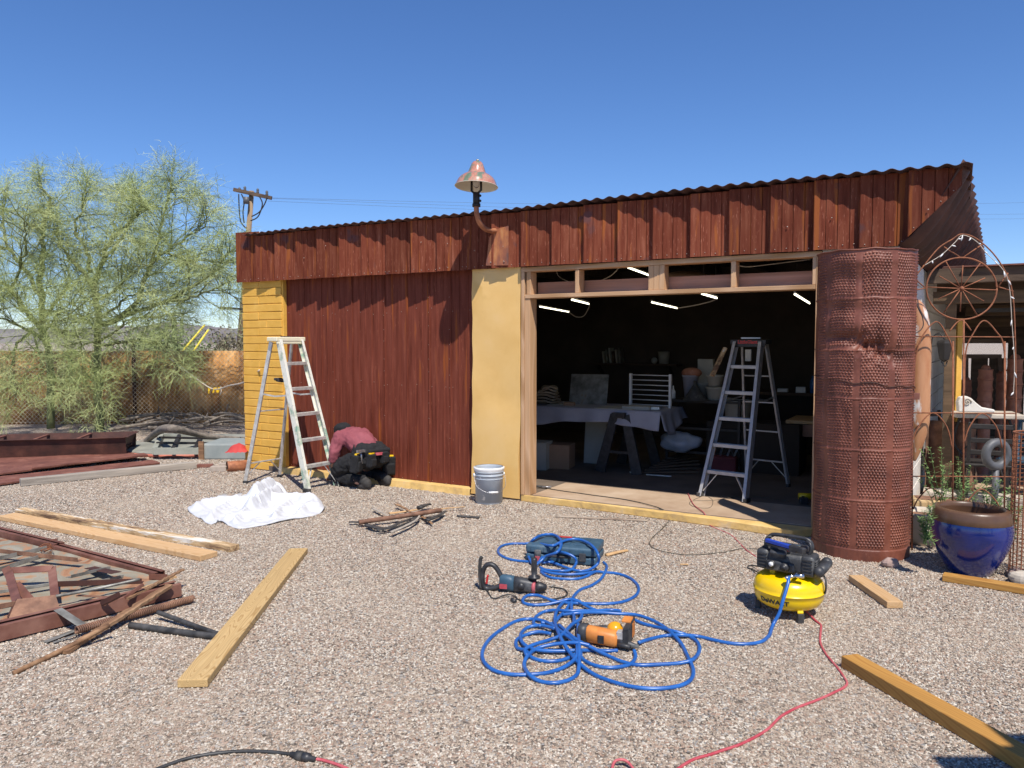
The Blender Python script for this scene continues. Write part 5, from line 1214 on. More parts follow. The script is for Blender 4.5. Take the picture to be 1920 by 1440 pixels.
b = MB(); p = Vector((.05,.12,1.2)); b.box(p,(.2,.05,.04),rot=(.2,.1,.1)); b.box(p+Vector((-.08,0,.02)),(.1,.03,.03)); b.build('hanging_clamp', M['grey_plastic'], lad, bev=.006)
FZ = .07
pc = AT(1408, 640, 8.12); pc.z = FZ
lad2, cap2 = ladder('step_ladder', 'pale aluminium stepladder with black top cap standing inside the open bay', pc, math.atan2(-.65,.76), 1.60, .30, .50, .48, .62, .5, 5, M['alu_clean'], M['alu_clean'], M['black_plastic'], rear_rungs=(.17,.38,.58,.76), rw=.03, rd=.09)
me = textmesh('LittleGiant', .05); 
o = bpy.data.objects.new('lettering', me); COL.objects.link(o); o.parent = cap2; me.materials.clear(); me.materials.append(M['red_plastic']); o.matrix_local = TM((0,-.0865,1.578),0,R(90))
b = MB(); b.bar((-.21,-.16,1.52),(-.30,-.28,1.22),.05,.03,w1=.06,h1=.035); b.build('tool_sleeve', M['peeling'], lad2, bev=.006)
b = MB(); b.box((.02,-.1,1.44),(.06,.03,.12)); 
b.build('warning_label', M['paper'], lad2)
b = MB(); b.box((0,0,1.62),(.2,.05,.02),rot=(0,0,.3)); b.build('cap_tray_tool', M['steel'], lad2, bev=.004)
# ================================================================ crouching person
PM = Matrix.Translation(G(703,914)) @ Matrix.Rotation(R(48), 4, 'Z')
t = thing('person', 'crouching worker in maroon shirt and black tool belt, bent over beside the outdoor ladder', 'person', M=PM)
def blob(nm, tubes, sphs, m, vox=.012, sm=4, boxes=()):
    b = MB()
    for pts, rr_ in tubes: 
        q = catmull(pts, 4); k = len(q)-1
        rs_ = [rr_[min(int(i/k*(len(rr_)-1)), len(rr_)-2)]*(1-(i/k*(len(rr_)-1)-min(int(i/k*(len(rr_)-1)), len(rr_)-2)))+rr_[min(int(i/k*(len(rr_)-1)), len(rr_)-2)+1]*(i/k*(len(rr_)-1)-min(int(i/k*(len(rr_)-1)), len(rr_)-2)) for i in range(k+1)]
        b.tube(q, rs_, 14); b.sph(q[0], rs_[0], 12, 8); b.sph(q[-1], rs_[-1], 12, 8)
    for c, r_, sc in sphs: b.sph(c, r_, 16, 12, sc=sc)
    for c, d in boxes: b.box(c, d)
    o = b.build(nm, m, t)
    k = o.modifiers.new('Remesh', 'REMESH'); k.mode = 'VOXEL'; k.voxel_size = vox; k.use_smooth_shade = True
    k = o.modifiers.new('Smooth', 'SMOOTH'); k.iterations = sm; k.factor = .5
    if nm in ('shirt', 'trousers'):
        tx = bpy.data.textures.new('folds', 'CLOUDS'); tx.noise_scale = .09 if nm == 'shirt' else .07; tx.noise_depth = 2
        k = o.modifiers.new('Folds', 'DISPLACE'); k.texture = tx; k.strength = .045; k.mid_level = .5
    return o
arms = [([(s*.16,.42,.55),(s*.27,.40,.33),(s*.17,.55,.12)], [.055,.043,.028]) for s in (-1,1)]
fing = []
for s in (-1,1):
    wx, wy, wz = s*.17,.55,.12; hx, hy, hz_ = s*.15,.61,.07
    fing.append(([(wx,wy,wz),(hx,hy,hz_)], [.027,.036]))
    for k, (dx, ln) in enumerate(((-.028,.062),(-.010,.075),(.009,.07),(.026,.055))):
        fing.append(([(hx+dx,hy+.015,hz_),(hx+dx*1.15,hy+.02+ln*.55,hz_-.02),(hx+dx*1.1,hy+.02+ln*.8,hz_-.052)], [.0095,.009,.0075]))
    fing.append(([(hx-s*.025,hy-.015,hz_),(hx-s*.055,hy+.015,hz_-.012),(hx-s*.06,hy+.045,hz_-.03)], [.012,.011,.009]))
legs = [([(s*.10,.12,.30),(s*.2,.42,.13),(s*.15,.05,.08)], [.085,.06,.045]) for s in (-1,1)]
blob('body', arms + fing + legs + [([(0,.12,.33),(0,.25,.48),(0,.40,.53)], [.13,.13,.12]), ([(0,.42,.54),(0,.53,.55)], [.055,.052])],
     [((0,.60,.565),.095,(.82,1.05,1.0)), ((0,.66,.50),.028,(.7,1,1)), ((.078,.58,.54),.022,(.5,.9,1.3)), ((-.078,.58,.54),.022,(.5,.9,1.3)), ((.03,.665,.535),.014,(1,1,.8)), ((-.03,.665,.535),.014,(1,1,.8)), ((0,.655,.47),.02,(1.4,.8,.5))], M['skin'], .007, 2)
blob('shirt', [([(0,.15,.44),(0,.26,.5),(0,.41,.545)], [.135,.145,.125])] + [([(0,.40,.56),(s*.17,.42,.555)], [.10,.075]) for s in (-1,1)] + [([(s*.17,.42,.555),(s*.25,.405,.41),(s*.275,.41,.31)], [.078,.068,.056]) for s in (-1,1)] + [([(s*.08,.16,.44),(s*.1,.3,.52),(s*.13,.41,.55)], [.09,.1,.09]) for s in (-1,1)],
     [], M['shirt'], .011, 3)
blob('trousers', [([(s*.09,.12,.31),(s*.2,.30,.25),(s*.21,.43,.13)], [.115,.1,.078]) for s in (-1,1)] + [([(s*.21,.43,.10),(s*.17,.2,.09),(s*.14,.02,.10)], [.07,.066,.055]) for s in (-1,1)] + [([(-.08,.08,.36),(.08,.08,.36)], [.155,.155])], [], M['black_cloth'], .011, 3)
for s in (-1,1):
    blob('boot', [([(s*.14,.0,.09),(s*.145,-.05,.07)], [.055,.05]), ([(s*.145,-.05,.08),(s*.15,-.02,.03)], [.048,.04]), ([(s*.145,-.06,.05),(s*.15,.06,.03)], [.04,.045])], [], M['boot'], .009, 2)
blob('hair', [], [((0,.585,.585),.103,(.86,1.0,.95))], M['hair'], .009, 2)
b = MB(); b.lathe([(.098,0),(.097,.03),(.085,.065),(.05,.09),(.001,.098)], 24, sy=1.12); b.lathe([(.1,.0),(.1,.012),(.094,.012),(.094,0)],24,sy=1.12)
b.build('cap', M['black_cloth'], t, M=TM((0,.60,.60),0,-.25), solid=.003)
b = MB(); b.tube([(math.cos(a)*.082, -.0+math.sin(a)*.1, 0) for a in [R(200+14*k) for k in range(11)]], .012, 8); b.build('cap_strap', M['glove_grey'], t, M=TM((0,.565,.575),0,-.25))
# tool belt
b = MB(); pr = [(.172,-.035),(.18,-.03),(.18,.03),(.172,.035)]
b.lathe(pr, 36, sx=1.12, sy=.92); b.build('tool_belt', M['black_cloth'], t, M=TM((0,.10,.415),0,.55), bev=.004)
b = MB(); b.box((0,0,0),(.3,.05,.09)); b.build('belt_pad', M['black_cloth'], t, M=TM((0,-.075,.41),0,.35), bev=.02)
def pouch(nm, c, d, rz, rx=0, ylw=0):
    o = MB(); o.box((0,0,0),(d[0],d[1],d[2])); o.box((0,-d[1]*.55,-d[2]*.12),(d[0]*.85,d[1]*.4,d[2]*.6)); o = o.build(nm, M['black_cloth'], t, M=TM(c, rz, rx), bev=.014)
    if ylw:
        b = MB(); b.box((0,0,d[2]*.5),(d[0]*.7,.03,.028)); b.build('yellow_tool', M['tool_yellow'], o, bev=.004)
    return o
pouch('tool_pouch', (-.24,.02,.3), (.14,.09,.2), .5, .15, 1); pouch('tool_pouch', (.23,.03,.22), (.14,.09,.22), -.5, .15, 1); pouch('tool_pouch', (.33,.08,.2), (.1,.08,.16), -.9, .3, 1); pouch('tool_pouch', (-.12,-.09,.33), (.1,.07,.15), .2, .1, 1)
pouch('tool_pouch', (.05,-.115,.35), (.09,.05,.13), 0, .1)
b = MB(); b.tube(catmull([(-.25,.0,.34),(-.24,-.05,.42),(-.17,-.06,.42),(-.15,-.03,.35)],5),.006,6); b.build('hammer_loop', M['black_plastic'], t)
b = MB(); b.cyl((-.2,-.03,.3),(-.22,-.04,.44),.012,8); b.box((-.22,-.04,.44),(.1,.03,.03)); b.build('hammer', M['steel'], t)
b = MB(); b.box((0,0,0),(.03,.012,.09)); b.build('name_tag', M['red_cord'], t, M=TM((-.03,-.118,.4),0,.2,R(90)))
for s in (-1, 1):
    blob('glove', [([(s*.165,.565,.1),(s*.15,.62,.07)], [.036,.043])], [], M['glove_grey'], .008, 2)
# ================================================================ curved perforated sheet
CC = Vector((2.76, 6.04, 0)); CR = .352; CHT = 2.335
face = math.atan2(-CC.y, -CC.x)
t = thing('perforated_sheet', 'tall curved rust red perforated metal sheet standing beside the open bay', 'metal sheet', loc=CC)
a0, a1 = face-R(112), face+R(86); NA, NZ = 310, 600
bandsA = [R(-7), R(33), R(76), R(-47)]; bandsZ = [1.985, 1.60, 1.236, .85, .467]
b = MB(); vv = []
dents = [(R(-22),1.68,.16,.035,-.028),(R(5),1.63,.12,.03,-.03),(R(20),1.57,.12,.035,-.022),(R(40),1.52,.1,.05,-.02),(R(-15),2.12,.2,.06,-.012),(R(12),1.78,.2,.06,.012),(R(45),1.7,.2,.1,.012),(R(0),2.25,.3,.04,.01),(R(-30),1.9,.2,.05,-.014),(R(-5),1.2,.4,.2,.008),(R(-50),.6,.3,.2,-.01)]
for i in range(NA+1):
    th = a0+(a1-a0)*i/NA; rel = th-face
    for j in range(NZ+1):
        z = CHT*j/NZ; r_ = CR
        pz = z
        # dimples
        s = rel*CR; dz = .021; ds = .0235
        row = math.floor(z/dz); off = .5*ds if row % 2 else 0
        fs = ((s+off)/ds) % 1 - .5; fz = (z/dz) % 1 - .5
        k = 1.0
        for bb in bandsA:
            if abs(rel-bb) < R(4.2): k = 0
        for bb in bandsZ:
            if abs(z-bb) < .016: k = 0
        if z < .1 or z > CHT-.03 or rel < R(-68): k = 0
        r_ += k*(.0125+.009*noise.noise(Vector((rel*5,z*4,7))))*math.exp(-(fs*fs*16+fz*fz*12))*(1 if fz > -.1 else .45)
        for bb in bandsZ: r_ += .005*math.exp(-((z-bb+.012)/.006)**2)
        if z < .085: r_ += .006
        for (da, dzc, wa, wz, am) in dents: r_ += am*math.exp(-((rel-da)*CR/wa)**2 - ((z-dzc-.0)/wz)**2)*1.2
        r_ += .006*noise.noise(Vector((rel*3, z*2.2, 1))) + .0035*noise.noise(Vector((rel*11, z*6, 4)))
        if 1.45 < z < 1.8 and -.5 < rel < .8: q_ = noise.noise(Vector((rel*5, z*9, 9))); fo = max(0,1-abs(z-1.63+.12*rel)/.16)*max(0,1-abs(rel-.15)/.65); r_ += fo*(.03*(1-abs(q_)*3) - .02 + .012*noise.noise(Vector((rel*16, z*20, 9))))
        zt = .012*noise.noise(Vector((rel*3,5,0)))*(z/CHT)
        vv.append((r_*math.cos(th), r_*math.sin(th), z+zt))
ff = []
for i in range(NA):
    for j in range(NZ): a = i*(NZ+1)+j; ff.append((a, a+NZ+1, a+NZ+2, a+1))
b.add(vv, ff, sm=True); b.build('sheet', M['rust_perf'], t)
b = MB()
for am in (a0, a1):
    c_, s_ = math.cos(am), math.sin(am); b.bar((CR*c_,CR*s_,.0),(CR*c_,CR*s_,CHT),.03,.006,up=(c_,s_,0))
b = MB(); c_, s_ = math.cos(a1), math.sin(a1); b.bar((CR*c_,CR*s_,.0),((CR)*c_,(CR)*s_,CHT-.01),.035,.008,up=(c_,s_,0)); b.build('edge_flange', M['rust_perf'], t, bev=.002)
b = MB(); b.tube(catmull([((CR+.012)*math.cos(face+R(x)), (CR+.012)*math.sin(face+R(x)), 1.345+.02*noise.noise(Vector((x*.05,0,0)))-.0005*x) for x in range(-75, 88, 8)], 3), .0045, 6); b.build('tie_wire', M['rust_dark'], t)
b = MB(); b.tube([((CR+.004)*math.cos(face+R(x)), (CR+.004)*math.sin(face+R(x)), CHT+.0+.012*noise.noise(Vector((R(x)*3,5,0)))) for x in range(-110, 87, 5)], .006, 6); b.build('rolled_rim', M['rust_perf'], t)
for z in (1.235,):
    b = MB(); p = Vector((CR*math.cos(a1), CR*math.sin(a1), z)); b.box(p+Vector((.02,0,0)),(.05,.02,.05)); b.build('bracket', M['rust_red'], t, bev=.003)
# ================================================================ rusted fender like metal piece
FY = 6.15; path = [(1698,592),(1706,572),(1716,576),(1723,600),(1725,650),(1724,720),(1723,790),(1719,830),(1714,864)]
pp = catmull([AT(x,y,FY) for x, y in path], 6); c0 = AT(1725,1000,FY); c0.z = 0; b = MB()
wds = [.05,.06,.07,.085,.095,.095,.09,.06,.01]
def fen(u, v):
    k = u*(len(pp)-1); i = min(int(k), len(pp)-2); p = pp[i].lerp(pp[i+1], k-i)
    kk = u*(len(wds)-1); ii = min(int(kk), len(wds)-2); wd = wds[ii]+(wds[ii+1]-wds[ii])*(kk-ii)
    tn = (pp[min(i+2,len(pp)-1)]-pp[max(i-1,0)]).normalized(); sd = tn.cross(Vector((0,-1,0))).normalized()
    a = R(-100+200*v); q = p + sd*(math.sin(a)*wd*.85) - Vector((0,1,0))*(math.cos(a)*wd*.8) 
    return tuple(q-c0)
b.grid(fen, 60, 14)
tag(b.build('curved_metal_cover', mat('peeling_rust', [(.35,(.42,.17,.07)),(.5,(.52,.26,.13)),(.57,(.5,.24,.12)),(.62,(.75,.72,.68)),(.75,(.8,.78,.75))], 2.6, .35, stretch=(2.5,2.5,.7), bump=.1, spec=.6), loc=c0, solid=.004), 'tall curved metal cover in peeling white and orange rust beside the perforated sheet', 'metal cover')
# conduit on wall
b = MB(); b.tube(catmull([AT(1703,810,6.2),AT(1709,830,6.2),AT(1709,880,6.2),AT(1702,905,6.2)],5), .007, 6); tag(b.build('loose_cable', M['grey_metal'], ), 'loose grey cable arching out beside the right edge of the perforated sheet', 'cable')
# ================================================================ wire trellis
TY = 6.02; tb = AT(1803,1020,TY); tb.z = 0
t = thing('garden_trellis', 'tall rusty wire trellis with a spoked wheel under a pointed arch', 'trellis', loc=tb)
def A_(x, y, Y=TY): return AT(x, y, Y)-tb
def rod(nm, pts, r_=.0052, sub=5, m='rust_rod', Y=TY):
    b = MB(); q = [A_(*p, Y) if len(p) == 2 else A_(*p) for p in pts]; b.tube(catmull(q, sub) if sub > 1 else q, r_, 6); return b.build(nm, M[m], t)
rod('arch', [(1733,497),(1760,465),(1785,449),(1803,439),(1830,447),(1862,475),(1885,510),(1898,548),(1903,620),(1905,760),(1903,900),(1900,1020)])
cx, cy, rx, ry = 1803, 541, 66, 58
whl = rod('wheel_rim', [(cx+rx*math.cos(2*math.pi*k/36), cy+ry*math.sin(2*math.pi*k/36)) for k in range(37)], .0065, 2)
for k in range(12):
    a = 2*math.pi*k/12+.05; L_ = .98 if k % 2 == 0 else .75; b = MB(); b.tube([A_(cx-1,cy), A_(cx+rx*L_*math.cos(a), cy+ry*L_*math.sin(a))], .0045, 5); b.build('spoke', M['rust_rod'], whl)
b = MB(); b.sph(A_(cx,cy), .018, 10, 6); b.build('hub', M['rust_rod'], whl)
for pts in ([(1770,463),(1803,484)],[(1842,458),(1804,484)],[(1890,512),(1872,537)],[(1872,538),(1900,546)],[(1735,540),(1712,520)],[(1735,540),(1712,545)]): rod('strut', pts, .005, 1)
rod('side_arch', [(1708,740),(1709,600),(1713,530),(1733,497)])
for pts in ([(1714,740),(1716,680),(1727,635),(1755,603),(1775,628),(1786,660),(1788,740)],[(1808,740),(1811,660),(1825,625),(1845,601),(1868,622),(1882,650),(1886,740)],[(1780,621),(1802,600),(1821,620)]): rod('gothic_arch', pts)
for pts in ([(1710,830),(1722,800),(1749,774),(1775,800),(1785,840)],[(1808,830),(1818,800),(1841,775),(1868,800),(1879,840)]): rod('gothic_arch', pts)
for pts in ([(1712,955),(1722,935),(1745,915),(1770,935),(1783,965)],[(1806,955),(1818,935),(1841,917),(1868,940),(1878,965)]): rod('gothic_arch', pts)
for x, y0 in ((1711,640),(1787,640),(1807,600),(1884,640)): rod('upright', [(x,y0),(x-1,1032)], .0065, 1)
for y in (631,774,893): rod('crossbar', [(1706,y),(1903,y+1)], .005, 1)
# string of small lights on the arch
t = thing('string_lights', 'pale string of tiny lights draped over the trellis arch', 'string lights', loc=tb)
q = catmull([A_(*p, TY-.02) for p in ((1734,497),(1765,478),(1790,455),(1805,441),(1830,452),(1850,475),(1880,505),(1892,535),(1897,600),(1902,680),(1900,740))], 8)
b = MB(); b.tube(q, .0028, 5); b.build('wire', M['rope'], t)
for k in range(4, len(q), 5):
    b = MB(); d = Vector((rng.uniform(-.03,.03), -.01, rng.uniform(-.05,.0))); b.tube([q[k], q[k]+d*.5, q[k]+d], [.003,.006,.003], 5); b.build('light_bulb', M['white_plastic'], t)
q = catmull([A_(*p, TY-.05) for p in ((1715,500),(1712,540),(1718,570),(1728,590),(1731,610),(1722,622),(1706,626))], 6)
b = MB(); b.tube(q, .004, 5); tag(b.build('light_cable', M['black_cord'], loc=tb), 'dark cable looping off the trellis in front of the peeling metal cover', 'cable')
# wire cage at the edge
ce = G(1935,1085); t = thing('wire_cage', 'rusty cylindrical wire mesh cage standing at the right picture edge', 'wire cage', loc=ce)
cr_ = .14; b = MB()
for k in range(26):
    a = 2*math.pi*k/26; b.bar((cr_*math.cos(a),cr_*math.sin(a),0),(cr_*math.cos(a),cr_*math.sin(a),1.02),.004,.004)
for k in range(34): b.tube([(cr_*math.cos(2*math.pi*j/20), cr_*math.sin(2*math.pi*j/20), .03+k*.03) for j in range(20)], .002, 4, closed=True)
b.build('mesh', M['rust_rod'], t)
b = MB(); b.tube([(cr_*math.cos(2*math.pi*j/24), cr_*math.sin(2*math.pi*j/24), 1.02) for j in range(24)], .006, 6, closed=True); b.build('top_ring', M['rust_rod'], t)
# ================================================================ blue pot
t = thing('glazed_pot', 'large cobalt blue glazed pot with a brown rim standing right of the bay', 'pot', loc=G(1818,1073))
b = MB(); b.lathe([(.001,.0),(.128,.0),(.14,.008),(.17,.06),(.208,.13),(.238,.2),(.258,.27),(.264,.33),(.254,.38)], 64); b.build('body', M['pot_blue'], t)
b = MB(); b.lathe([(.254,.38),(.256,.383),(.25,.42),(.242,.455),(.232,.47),(.215,.474),(.203,.466),(.2,.44)], 64); b.build('rim', M['pot_brown'], t)
b = MB(); b.lathe([(.2,.44),(.215,.38),(.225,.3),(.2,.12),(.001,.1)], 48); b.build('inside', M['pot_inside'], t)
# ================================================================ stone planter
sp = G(1733,1020); t = thing('stone_planter', 'pale carved stone planter half hidden between perforated sheet and blue pot', 'planter', loc=sp, rz=-.35)
b = MB(); b.lathe([(.001,.0),(.12,.0),(.15,.05),(.2,.16),(.225,.25),(.235,.262),(.225,.275),(.2,.27),(.185,.22),(.001,.2)], 32, sx=1.0, sy=.75); b.build('basin', M['stone'], t)
b = MB(); sp_ = [(.0+.04*(1-k/22)*math.cos(k*.55), -.165, .17+.04*(1-k/22)*math.sin(k*.55)) for k in range(22)]; b.tube(sp_, .009, 6); b.build('scroll', M['stone'], t)
b = MB(); b.lathe([(.001,.235),(.19,.235)], 24, sy=.75); b.build('soil', M['rust_brown'], t)
t = thing('ochre_trough', 'ochre stained stone trough behind the blue pot', 'planter', loc=G(1765,985), rz=-.3)
b = MB(); b.box((0,0,.12),(.5,.25,.24)); b.build('trough', mat('ochre_stone', [(.3,(.4,.25,.1)),(.7,(.55,.42,.25))], 4, .9, bump=.3), t, bev=.02)
b = MB(); b.box((0,0,.242),(.42,.18,.006)); b.build('soil', M['rust_brown'], t)
# plants
def leafy(label, base, hgt, ns, seed, spread=.12, leaf=.022):
    r = random.Random(seed); t = thing('leafy_plant', label, 'plant', loc=base, group='leafy stems behind the blue pot'); 
    c = MB(); b = MB()
    for i in range(ns):
        tip = Vector((r.gauss(0,spread), r.gauss(0,spread), hgt*r.uniform(.55,1))); q = catmull([Vector((r.gauss(0,.02),r.gauss(0,.02),0)), tip*.5+Vector((0,0,.03)), tip], 8)
        b.tube(q, [.004*(1-.7*k/(len(q)-1)) for k in range(len(q))], 5, caps=False)
        for k in range(2, len(q)):
            for s in (0,1,2):
                a = r.uniform(0,6.28); d = Vector((math.cos(a), math.sin(a), .5)).normalized(); sd = d.cross(Vector((0,0,1))).normalized(); L_ = leaf*r.uniform(.8,1.5)*(1.1-.5*k/len(q)); p = q[k]
                nrm = sd.cross(d)
                c.add([p, p+d*L_*.8+sd*L_*.35-nrm*.003, p+d*L_*1.9+Vector((0,0,-.004)), p+d*L_*.8-sd*L_*.35-nrm*.003], [(0,1,2,3)], sm=False)
    b.build('stem', M['leafgreen'], t); c.build('leaves', M['leafgreen'], t)
leafy('small leafy plant nearest the perforated sheet in the planter', G(1737,1020,.24), .28, 6, 1, .05)
leafy('tallest leafy plant rising behind the left rim of the blue pot', G(1768,985,.24), .62, 9, 2, .09)
leafy('bushy leafy plant behind the middle of the blue pot', G(1800,970,.1), .52, 9, 3, .1)
leafy('loose leafy plant behind the right rim of the blue pot', G(1848,985,.12), .42, 10, 4, .12)
leafy('pale leafy plant at the foot of the wire cage', G(1895,1010,.0), .4, 9, 5, .1)
# ================================================================ pergola and patio things beyond
PGX, PGY = 7.78, 2.3
t = thing('pergola', 'dark timber pergola roof attached to the side of the workshop', 'pergola', M=BM)
def pb(nm, a, c, m, bev=.006):
    mb = MB(); ctr = [(a[i]+c[i])/2 for i in range(3)]; mb.b2([a[i]-ctr[i] for i in range(3)], [c[i]-ctr[i] for i in range(3)]); return mb.build(nm, M[m], t, bev=bev, loc=ctr)
pb('fascia_board', (7.72,2.2,2.25), (13.5,2.26,2.40), 'dark_wood'); pb('roof_deck', (7.74,2.27,2.40), (13.5,8.4,2.43), 'rust_dark'); pb('front_beam', (7.78,2.4,2.05), (13.4,2.52,2.18), 'beam_wood')
pb('drip_edge', (8.05,2.16,2.405), (13.5,2.3,2.42), 'rust_red', 0)
for k in range(9): pb('joist', (7.8, 2.95+k*.62, 2.2), (13.4, 3.01+k*.62, 2.4), 'dark_wood')
pb('rear_beam', (8.1,5.2,2.0), (13.4,5.3,2.14), 'beam_wood'); pb('rear_beam', (8.1,6.9,1.88), (13.4,7.0,2.02), 'beam_wood'); pb('pale_rail', (8.2,4.4,2.02), (13.4,4.46,2.07), 'grey_metal')
for x, y in ((7.95,2.46),(11.6,2.46),(9.3,5.25),(11.9,5.25)): pb('post', (x-.05,y-.05,0), (x+.05,y+.05,2.05), 'beam_wood')
def LB(px, py, Y): return AT(px, py, Y)
# yellow post
p = AT(1792,800,8.2); p.z = 0; b = MB(); b.box((0,0,.95),(.06,.06,1.9)); tag(b.build('post', M['yellow_brick'], loc=p, bev=.006), 'narrow yellow painted post standing beside the lantern wall', 'post')
t = thing('wall_lantern', 'black wrought iron lantern hanging on the shaded side wall', 'lantern', loc=AT(1771,655,7.75))
b = MB(); b.lathe([(.03,.1),(.075,.08),(.08,.06),(.05,-.1),(.02,-.12),(.001,-.13)], 6, sm=False); b.build('body', M['black_iron'], t)
b = MB(); b.tube(catmull([(0,0,.1),(-.03,.05,.16),(-.08,.08,.12),(-.08,.1,.02)],5), .008, 6); b.build('bracket', M['black_iron'], t)
b = MB(); b.tube(catmull([(-.03,0,-.12),(0,-.02,-.17),(.03,0,-.12)],4), .006, 6); b.build('finial', M['black_iron'], t)
# framed opening with clay tiles
def claystack(label, px0, px1, y0, y1, Y, n):
    a = AT(px0, y1, Y); c = AT(px1, y0, Y); w_ = c.x-a.x; h_ = (c.z-a.z)/n; t = thing('clay_column', label, 'clay column', loc=((a.x+c.x)/2, Y, 0), group='stacked clay columns on the patio')
    b = MB(); b.lathe([(w_*.5,0),(w_*.5,.04),(w_*.38,.06),(w_*.38,a.z)], 20); b.build('base', M['clay'], t)
    for k in range(n):
        b = MB(); z = a.z+k*h_; b.lathe([(w_*.46,z),(w_*.5,z+h_*.1),(w_*.46,z+h_*.2),(w_*.42,z+h_*.5),(w_*.44,z+h_*.85),(w_*.47,z+h_*.97),(w_*.4,z+h_)], 24); b.build('clay_ring', M['clay'], t)
    b = MB(); b.sph((0,0,c.z), w_*.3, 12, 8); b.build('top', M['clay'], t)
claystack('clay column with glossy rings under the framed opening', 1832, 1862, 692, 772, 9.2, 4)
claystack('slimmer clay column between the two broad ones', 1866, 1884, 700, 772, 9.5, 5)
claystack('small clay column half hidden behind the yellow post', 1800, 1822, 712, 772, 9.6, 3)
claystack('clay column at the right picture edge beside the framed opening', 1886, 1918, 672, 772, 9.2, 4)
t = thing('timber_opening', 'timber framed opening beneath the pergola with sky showing through', 'frame', loc=AT(1842,800,9.6).xy.to_3d())
for a, c in (((1810,665),(1810,800)),((1872,665),(1880,800)),((1808,668),(1876,668)),((1808,640),(1876,640))):
    b = MB(); p = AT(*a,9.6)-t.location; q = AT(*c,9.6)-t.location; b.bar(p, q, .05,.05); b.build('frame_post', M['dark_wood'], t)
# dark canvas boards filling the patio back
t = thing('patio_screen', 'dark slatted timber screen closing the back of the shaded patio', 'screen', M=BM)
xa, xb = BW(1806,650,8.3).x, BW(1876,650,8.3).x
b = MB(); b.box((0,0,0),(6.2,.04,.8)); b.build('top_board', M['dark_wood'], t, loc=(10.9,8.36,2.03))
for k in range(22):
    x = 8.35+k*.26; h = 1.72
    if xa-.1 < x < xb+.1: h = 1.38
    b = MB(); b.box((0,0,h/2),(.245,.03,h)); b.build('board', M['dark_wood'], t, loc=(x,8.3,0))
# carved table
TBL = AT(1850,775,7.9); th_ = TBL.z
t = thing('stone_table', 'pale stone topped table with dark cast iron legs on the patio', 'table', loc=(TBL.x,TBL.y,0), rz=-R(20))
b = MB(); b.box((0,.1,th_-.02),(.62,.5,.045)); b.build('tabletop', M['stone'], t, bev=.01)
for sx in (-.22,.22):
    b = MB(); b.tube(catmull([(sx,.1,th_-.05),(sx*1.25,.1,th_*.65),(sx*.7,.1,th_*.4),(sx*1.3,.1,.0)],6), .014, 8); b.tube(catmull([(sx*.6,.1,th_*.62),(sx*1.0,.1,th_*.52),(sx*.8,.1,th_*.42)],5),.01,6); b.build('leg', M['black_iron'], t)
b = MB(); b.tube([(-.25,.1,th_*.45),(.25,.1,th_*.45)], .01, 6); b.build('stretcher', M['black_iron'], t)
t = thing('stone_scroll', 'pale carved stone scroll resting on the left of the patio table', 'ornament', loc=AT(1822,772,7.8), rz=-R(15))
b = MB(); pr = [(-.13,0),(.2,0),(.19,.03),(.08,.05),(.03,.09),(-.02,.14),(-.06,.16),(-.12,.15),(-.14,.1)]
b.add([(x,-.05,z) for x,z in pr]+[(x,.05,z) for x,z in pr], [tuple(range(9)), tuple(range(17,8,-1))]+[(i,9+i,9+(i+1)%9,(i+1)%9) for i in range(9)]); b.build('block', M['white_block'], t, bev=.01)
b = MB(); b.tube([(-.06+.04*(1-k/20)*math.cos(k*.6), -.055, .1+.04*(1-k/20)*math.sin(k*.6)) for k in range(20)], .007, 6); b.build('spiral', M['stone'], t)
# hoop and chairs
hp_ = AT(1868,852,7.3); t = thing('metal_hoop', 'thick round grey metal hoop standing under the patio table', 'hoop', loc=(hp_.x,hp_.y,0), rz=.2)
b = MB(); b.tube([(.115*math.cos(2*math.pi*k/32), 0, hp_.z+.115*math.sin(2*math.pi*k/32)) for k in range(32)], .042, 12, closed=True); b.build('ring', M['grey_metal'], t)
b = MB(); b.cyl((0,0,0),(0,0,hp_.z-.14),.03,10); b.cyl((0,0,0),(0,0,.02),.12,16); b.build('stand', M['grey_metal'], t)
def chair(label, base, rz, m, grp='chairs on the shaded patio'):
    t = thing('patio_chair', label, 'chair', loc=base, rz=rz, group=grp)
    b = MB(); b.box((0,0,.43),(.44,.42,.03)); b.build('seat', m, t, bev=.01)
    b = MB()
    for x in (-.19,.19): b.bar((x,.19,.44),(x,.24,.86),.03,.03)
    for z in (.56,.68,.82): b.bar((-.19,.19+(z-.44)*.12,z),(.19,.19+(z-.44)*.12,z),.02,.05)
    b.build('backrest', m, t, bev=.006)
    for x in (-.18,.18):
        for y in (-.17,.17): b = MB(); b.bar((x*1.15,y*1.2,0),(x,y,.42),.03,.03); b.build('leg', m, t)
chair('black patio chair in front of the stone table', AT(1850,935,7.7).xy.to_3d(), 2.7, M['black_iron'])
chair('dark brown patio chair nearer the side wall', AT(1775,930,8.6).xy.to_3d(), .5, M['dark_wood'])
chair('blue grey patio chair half cut by the right picture edge', AT(1925,935,7.9).xy.to_3d(), -1.0, M['blue_plastic'])
b = MB(); q = AT(1780,850,8.2); b.grid(lambda u, v: (.5*(u-.5), .12*math.sin(u*6)+.05*noise.noise(Vector((u*4,v*4,0))), .75*v), 20, 14); tag(b.build('draped_cover', M['rust_brown'], loc=(q.x,q.y,.05), solid=.01), 'brown draped cover slumped against the shaded side wall', 'cover')
b = MB(); b.b2((7.75,2.0,0),(13,2.25,.12)); tag(b.build('patio_curb', M['stone'], M=BM, bev=.01), kind='structure')
b = MB(); b.b2((8.05,2.25,-.02),(13,8.5,.06)); tag(b.build('patio_floor', M['slab'], M=BM), kind='structure')
